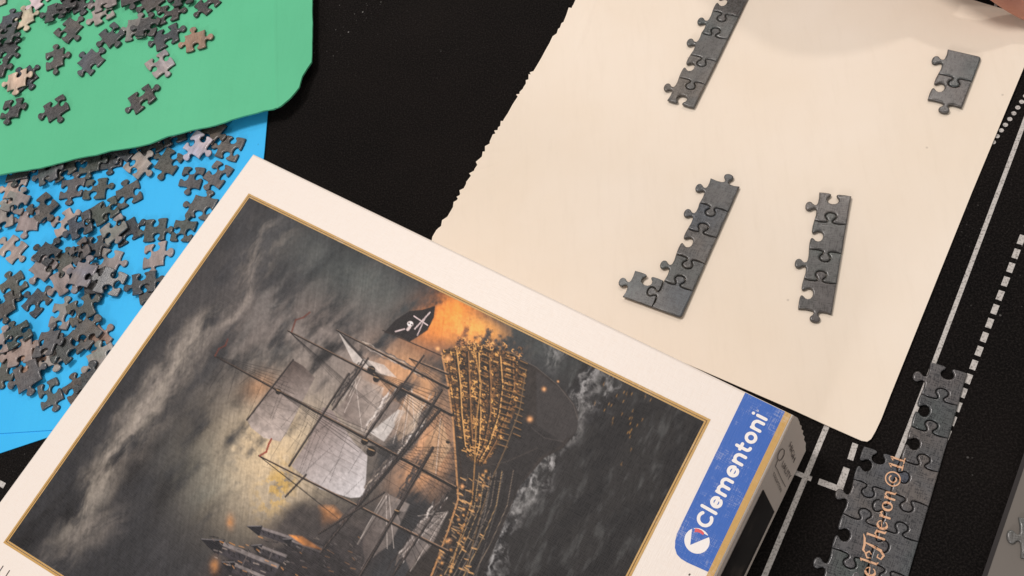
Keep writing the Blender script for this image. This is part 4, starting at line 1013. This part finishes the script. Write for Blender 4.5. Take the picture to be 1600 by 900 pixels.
    for q in range(12):
        o_ = q / 12; curve([(838 + 50 * o_, 584 + 34 * o_), (842 + 50 * o_, 622 + 24 * o_), (832 + 50 * o_, 660 + 22 * o_)], .7, (84, 76, 72), .4)
    curve([(800, 552), (838, 574), (872, 602), (896, 632), (903, 655)], 1.2, (108, 98, 92), .7); curve([(830, 668), (850, 684), (880, 690)], 1.6, (92, 84, 80), .6)
    curve([(746, 730), (790, 722), (840, 700)], 1.4, (96, 84, 76), .5)
    # sails: lit lower edges, darker heads
    poly([(457, 562), (474, 572), (492, 590), (470, 632), (448, 676), (438, 690), (412, 684), (392, 668), (386, 656)], (84, 66, 60), 1.5, .3, .92, (410, 575, 440, 680, (186, 172, 166)))
    poly([(520, 640), (560, 612), (575, 600), (600, 620), (628, 632), (612, 650), (570, 668), (540, 660)], (140, 126, 120), 2, .25, .75)
    poly([(505, 636), (520, 642), (552, 690), (574, 712), (570, 776), (548, 778), (500, 764), (455, 728), (480, 690)], (150, 134, 130), 1.5, .2, .92, (490, 680, 560, 780, (206, 202, 204)))
    poly([(622, 640), (634, 642), (600, 690), (578, 676)], (200, 194, 190), 1.5, .2, .8)
    poly([(527, 515), (545, 540), (566, 560), (600, 570), (620, 590), (588, 584), (552, 566)], (206, 198, 192), 1.5, .25, .7)
    def furled(x0, y0, x1, y1, wd, bright):
        d = np.hypot(x1 - x0, y1 - y0); ux, uy = (x1 - x0) / d, (y1 - y0) / d; nx_, ny_ = -uy, ux
        for q in range(7):
            ph, fr, am = R.random() * 6, R.uniform(.05, .14), R.uniform(.8, 2.2); o0 = -wd * q / 6.0
            a0, a1 = R.uniform(0, .25), R.uniform(.7, 1.0); colr = R.choice(((214, 204, 198), (176, 164, 158), (120, 108, 102), (70, 62, 60), (190, 174, 160))) if bright else R.choice(((120, 108, 104), (84, 76, 74), (56, 50, 50)))
            pts_ = []
            for k_ in range(int(d / 6) + 1):
                t_ = k_ * 6
                if a0 * d <= t_ <= a1 * d: o_ = o0 + am * math.sin(ph + fr * t_) + 1.2 * math.sin(t_ * .31 + q); pts_.append((x0 + ux * t_ - nx_ * o_, y0 + uy * t_ - ny_ * o_))
            if len(pts_) > 1: curve(pts_, R.uniform(1.4, 3.0), colr, .75)
    furled(628, 600, 566, 690, 9, True); furled(690, 612, 640, 690, 12, True); furled(688, 642, 560, 792, 13, True); furled(676, 702, 560, 905, 12, False); furled(700, 772, 610, 905, 12, True); furled(575, 562, 520, 642, 8, False); furled(640, 690, 500, 865, 7, False)
    furled(532, 522, 690, 605, -7, True)
    for (pts_, c0_, c1_) in (([(560, 590), (600, 606), (590, 640), (566, 672), (536, 652), (540, 620)], (120, 104, 98), (196, 182, 172)), ([(640, 610), (664, 622), (650, 668), (622, 690), (616, 660)], (168, 140, 116), (222, 200, 178)),
                              ([(700, 800), (676, 850), (640, 890), (628, 860), (660, 810)], (120, 108, 104), (176, 164, 158)), ([(604, 770), (640, 788), (610, 850), (570, 880), (566, 846)], (110, 98, 94), (168, 156, 150)), ([(690, 655), (704, 700), (680, 740), (656, 742), (664, 690)], (150, 116, 88), (226, 188, 148))):
        xs_ = [p[0] for p in pts_]; poly(pts_, c0_, 2.5, .35, .62, (min(xs_), 0, max(xs_), 0, c1_))
        for q in range(5):
            a = pts_[0]; b = pts_[R.randrange(2, len(pts_))]; line(a[0] + R.uniform(-5, 5), a[1] + R.uniform(-3, 6), b[0] + R.uniform(-8, 8), b[1] + R.uniform(-8, 8), 1.0, R.choice(((70, 60, 58), (214, 202, 194))), .5)
    # seams on the set sails
    for q in range(9):
        a = along((545, 586), (455, 724), q / 9); line(a[0] + 4, a[1] + 2, a[0] + 60 + q * 4, a[1] + 44 + q, .7, (120, 106, 104), .45)
        a = along((456, 566), (390, 654), q / 9); line(a[0] + 2, a[1] + 1, a[0] + 26, a[1] + 20, .6, (90, 78, 74), .45)
    line(500, 700, 560, 730, .8, (120, 104, 100), .5); line(530, 660, 575, 700, .8, (150, 136, 130), .5)
    # masts (bright upper edge), yards, tops
    for (x0, y0, x1, y1, wa, wb) in ((335, 556, 712, 762, 2.2, 6.5), (450, 517, 706, 648, 2.2, 6), (526, 516, 700, 606, 2, 5), (404, 712, 700, 862, 2, 5), (640, 560, 700, 585, 2, 3)):
        line(x0, y0, x1, y1, wa, (44, 36, 34), 1, wb); line(x0, y0 - 1, x1, y1 - 2.2, .6, (196, 158, 130), .6, 1.4)
    for (x0, y0, x1, y1, w) in ((458, 562, 386, 656, 2.6), (545, 584, 452, 728, 3.4), (478, 742, 446, 776, 3), (575, 560, 520, 640, 3), (628, 600, 566, 690, 4.5), (662, 556, 566, 690, 3), (690, 610, 640, 690, 4.5), (688, 640, 560, 790, 5.5), (640, 690, 500, 865, 3.5), (676, 700, 560, 905, 5.5), (600, 770, 498, 834, 3.5), (700, 770, 610, 905, 4)):
        line(x0, y0, x1, y1, w, (46, 40, 40), .95); line(x0 - 1, y0 - .6, x1 - 1, y1 - .6, .8, (150, 128, 116), .5)
    for (x, y, r_b) in ((435, 612, 5), (580, 578, 7), (588, 592, 6), (570, 690, 6), (580, 706, 8), (620, 800, 5), (700, 690, 4)):
        ii = box_idx((x,), (y,), 14); m = np.clip(r_b - np.hypot(X[ii] - x, Y[ii] - y), 0, 1); c[ii] = c[ii] * (1 - m[:, None]) + Lc(42, 34, 32) * m[:, None]
        line(x - r_b * .5, y - r_b * .6, x + r_b * .6, y - r_b * .2, 1.4, (206, 164, 120), .7)
    # rigging
    def fan(x0, y0, pts, w, colr, al):
        for (x, y) in pts: line(x0, y0, x, y, w, colr, al)
    fan(338, 557, [(440 + 5 * k, 580 + 9 * k) for k in range(6)], .7, (40, 34, 34), .75)
    fan(452, 518, [(520 + 14 * k, 590 + 10 * k) for k in range(7)], .7, (36, 30, 30), .7)
    fan(528, 517, [(600 + 9 * k, 590 + 12 * k) for k in range(8)], .7, (36, 30, 30), .7)
    fan(437, 613, [(560 + 4 * k, 706 - 5 * k) for k in range(7)], .8, (30, 26, 26), .75)
    fan(582, 580, [(704, 620 + 9 * k) for k in range(9)], .8, (34, 28, 26), .75)
    fan(574, 697, [(712, 700 + 9 * k) for k in range(10)], .8, (30, 26, 26), .75)
    fan(640, 560, [(700, 590 + 8 * k) for k in range(6)], .7, (60, 40, 30), .7)
    fan(620, 800, [(704 - 6 * k, 800 + 11 * k) for k in range(9)], .8, (28, 24, 24), .75)
    fan(404, 712, [(480 + 12 * k, 770 + 10 * k) for k in range(6)], .7, (40, 34, 34), .6)
    for q in range(26):
        x = 590 + R.random() * 110; y = 600 + R.random() * 240; line(x, y, x + R.uniform(20, 70), y + R.uniform(12, 46), .7, (40, 34, 32), .6)
    for q in range(14):
        x = 380 + R.random() * 180; y = 600 + R.random() * 150; line(x, y, x + R.uniform(30, 90), y + R.uniform(15, 60), .6, (50, 42, 42), .5)
    for q in range(9): line(606 + q * 8, 640 + q * 7, 590 + q * 10, 668 + q * 6, .7, (40, 32, 30), .6)
    for (x0, y0, x1, y1, k_) in ((437, 613, 712, 762, 15), (582, 580, 706, 648, 10), (460, 640, 690, 860, 12), (345, 560, 560, 640, 9)):
        for q in range(k_):
            a = along((x0, y0), (x1, y1), R.random()); line(a[0], a[1], a[0] - R.uniform(10, 60), a[1] + R.uniform(20, 90), .7, (34, 28, 28), .6)
    for (x0, y0, w_, h_) in ((640, 745, 60, 34), (600, 690, 46, 28), (672, 700, 36, 40), (655, 640, 40, 30)):
        for q in range(9): a = q / 9; line(x0 + w_ * a, y0 - h_ * a * .2, x0 + w_ * a + 24, y0 + h_ - h_ * a * .1, .6, (30, 26, 26), .6)
        for q in range(7): a = q / 7; line(x0 + 20 * a, y0 + h_ * a, x0 + w_ + 18 * a, y0 + h_ * a - 6, .5, (30, 26, 26), .5)
    # pennants
    curve([(336, 556), (342, 545), (352, 540), (356, 530)], 2.4, (120, 62, 50), .8); curve([(456, 518), (462, 500), (474, 496), (484, 488)], 2.4, (124, 66, 52), .85); curve([(406, 712), (416, 706), (420, 694), (424, 686)], 3, (160, 62, 46), .9)
    # dark flag with a pale skull and crossed blades
    poly([(600, 520), (618, 500), (640, 486), (660, 484), (680, 478), (678, 496), (668, 516), (650, 528), (640, 534), (620, 524)], (40, 30, 34), 1.2, .3)
    ii = box_idx((643,), (507,), 14); m = np.clip(5.2 - np.hypot(X[ii] - 641, (Y[ii] - 506) * 1.1), 0, 1); c[ii] = c[ii] * (1 - m[:, None]) + Lc(226, 208, 206) * m[:, None]
    line(640, 511, 637, 515, 4, (214, 196, 194)); line(639, 505, 639.6, 505.4, 1.9, (40, 30, 34)); line(643, 507, 643.6, 507.4, 1.9, (40, 30, 34))
    line(647, 494, 668, 508, 1.6, (216, 196, 196)); line(648, 514, 672, 488, 1.6, (216, 196, 196)); line(652, 524, 664, 497, 1.3, (206, 186, 186)); line(618, 518, 632, 514, 1.8, (210, 190, 190))
    line(598, 516, 690, 556, 1.6, (60, 44, 38), .9)
    c = np.maximum(c, 0.001); lum = c.mean(1); c = c * (1 + np.array([-0.03, 0.0, 0.07]) * smooth(0.14, 0.04, lum)[:, None])
    c = c * (0.80 + 0.40 * vnoise(Q, 1 / 4.0, 77, 3))[:, None]
    lum = c @ np.array([.35, .5, .15]); c = c * (1.5 * lum ** .34)[:, None]
    return np.clip(c, 0.004, 0.9)


# build the painted sheet: fine cells where the camera sees it, coarse ones elsewhere
PQ = [np.array([*p, tz + 0.00003]) for p in inset(FW, 0.00225)]
s0, s1, s2, s3 = PQ                       # TL, TR, BR, BL
def bil(u, v):
    u = u[:, None]; v = v[:, None]
    return (s0 * (1 - u) + s1 * u) * (1 - v) + (s3 * (1 - u) + s2 * u) * v
def project(P):
    d = (P - np.array([0, 0, CAM_H])) @ RW          # world -> camera
    return np.stack([800 + F * d[:, 0] / -d[:, 2], 450 - F * d[:, 1] / -d[:, 2]], 1)
NU, NV = 42, 50
Vall, Fq, off = [], [], 0
for bi in range(NU):
    for bj in range(NV):
        cu_ = np.array([bi, bi + 1, bi + 1, bi]) / NU; cv_ = np.array([bj, bj, bj + 1, bj + 1]) / NV
        pp = project(bil(cu_, cv_))
        vis = pp[:, 1].min() < 905 and pp[:, 0].max() > -5
        near = pp[:, 1].min() < 960
        k = 15 if vis else (4 if near else 1)
        uu, vv = np.meshgrid((bi + np.arange(k + 1) / k) / NU, (bj + np.arange(k + 1) / k) / NV, indexing='ij')
        Vall.append(np.stack([uu.ravel(), vv.ravel()], 1))
        idx = np.arange((k + 1) ** 2).reshape(k + 1, k + 1) + off
        Fq.append(np.stack([idx[:-1, :-1].ravel(), idx[:-1, 1:].ravel(), idx[1:, 1:].ravel(), idx[1:, :-1].ravel()], 1)); off += (k + 1) ** 2
UV = np.concatenate(Vall); Fq = np.concatenate(Fq)
W3 = bil(UV[:, 0], UV[:, 1])
pa_, pb_, pc_ = W3[Fq[0][0]], W3[Fq[0][1]], W3[Fq[0][2]]
if np.cross(pb_ - pa_, pc_ - pa_)[2] < 0: Fq = Fq[:, ::-1]
col = paint(project(W3))
me = bpy.data.meshes.new('printed_picture')
me.vertices.add(len(W3)); me.vertices.foreach_set('co', W3.ravel())
me.loops.add(Fq.size); me.loops.foreach_set('vertex_index', Fq.ravel().astype(np.int32))
me.polygons.add(len(Fq)); me.polygons.foreach_set('loop_start', (np.arange(len(Fq)) * 4).astype(np.int32)); me.polygons.foreach_set('loop_total', np.full(len(Fq), 4, np.int32))
me.update(calc_edges=True)
ca = me.color_attributes.new('paint', 'FLOAT_COLOR', 'POINT')
ca.data.foreach_set('color', np.concatenate([col, np.ones((len(col), 1))], 1).astype(np.float32).ravel())
me.materials.append(M_PAINT)
link(bpy.data.objects.new('printed_picture', me), top)

# ------------------------------------------------------------------ the hand at the upper right corner, with an added unseen arm
def hand_arm_mesh():
    J, R_, Ed = [], [], []
    def add(p, r, parent=None):
        J.append(tuple(map(float, p))); R_.append(r)
        if parent is not None: Ed.append((parent, len(J) - 1))
        return len(J) - 1
    g = lambda x, y, z: G(x, y, z)
    def lit(px, py, h):                     # the spot at height h that throws its back-lamp shadow on this place
        s_ = G(px, py, 0.003); L_ = np.array(BACK_L); return s_ + (L_ - s_) * (h / (L_[2] - 0.003))
    palm = add(g(1432, -150, 0.046), 0.020)
    wrist = add(g(1375, -205, 0.062), 0.019, palm)
    fore = add(lit(1400, 8, 0.100), 0.024, wrist); elbow = add(lit(1262, 22, 0.115), 0.030, fore)  # unseen forearm and elbow, added and placed to shadow the cream sheet
    up = add(elbow_up(J[elbow]), 0.036, elbow); add(elbow_up(J[up]), 0.042, up)
    fingers = [((1500, -86, .043), (1550, -34, .030), (1596, 0, .0150), (1640, 26, .0115), .0098),
               ((1512, -162, .044), (1580, -142, .040), (1625, -116, .034), (1642, -102, .020), .0098),
               ((1510, -192, .044), (1580, -192, .040), (1620, -172, .036), (1634, -160, .022), .0092),
               ((1494, -224, .043), (1552, -232, .040), (1590, -220, .036), (1600, -210, .024), .0080)]
    for k1, k2, k3, k4, r in fingers:
        a = add(g(*k1), r * 1.12, palm); b = add(g(*k2), r * 1.0, a); c_ = add(g(*k3), r * .95, b); add(g(*k4), r * .82, c_)
    a = add(g(1440, -130, .046), .0125, palm); b = add(g(1482, -118, .040), .0105, a); add(g(1524, -108, .034), .0088, b)
    me = bpy.data.meshes.new('hand'); me.from_pydata(J, Ed, []); me.update()
    ob = bpy.data.objects.new('hand', me); link(ob)
    sk = ob.modifiers.new('skin', 'SKIN'); sk.use_smooth_shade = True
    return ob, me, R_
def elbow_up(p): return (p[0] - 0.05, p[1] + 0.14, p[2] + 0.07)
ob, me, R_ = hand_arm_mesh()
if len(me.skin_vertices):
    for i, v_ in enumerate(me.skin_vertices[0].data):
        v_.radius = (R_[i], R_[i]); v_.use_root = (i == 0)
    ss = ob.modifiers.new('subdivision', 'SUBSURF'); ss.levels = 2; ss.render_levels = 2
    me.materials.append(M_SKIN)
    dg = bpy.context.evaluated_depsgraph_get(); dg.update()
    nm = bpy.data.meshes.new_from_object(ob.evaluated_get(dg))
    ob.modifiers.clear(); ob.data = nm; nm.name = 'hand'
    if not nm.materials: nm.materials.append(M_SKIN)
    nm.polygons.foreach_set('use_smooth', [True] * len(nm.polygons))
tag(ob, 'fingertip pressing on the upper right corner of the cream sheet, with added unseen arm', 'hand')
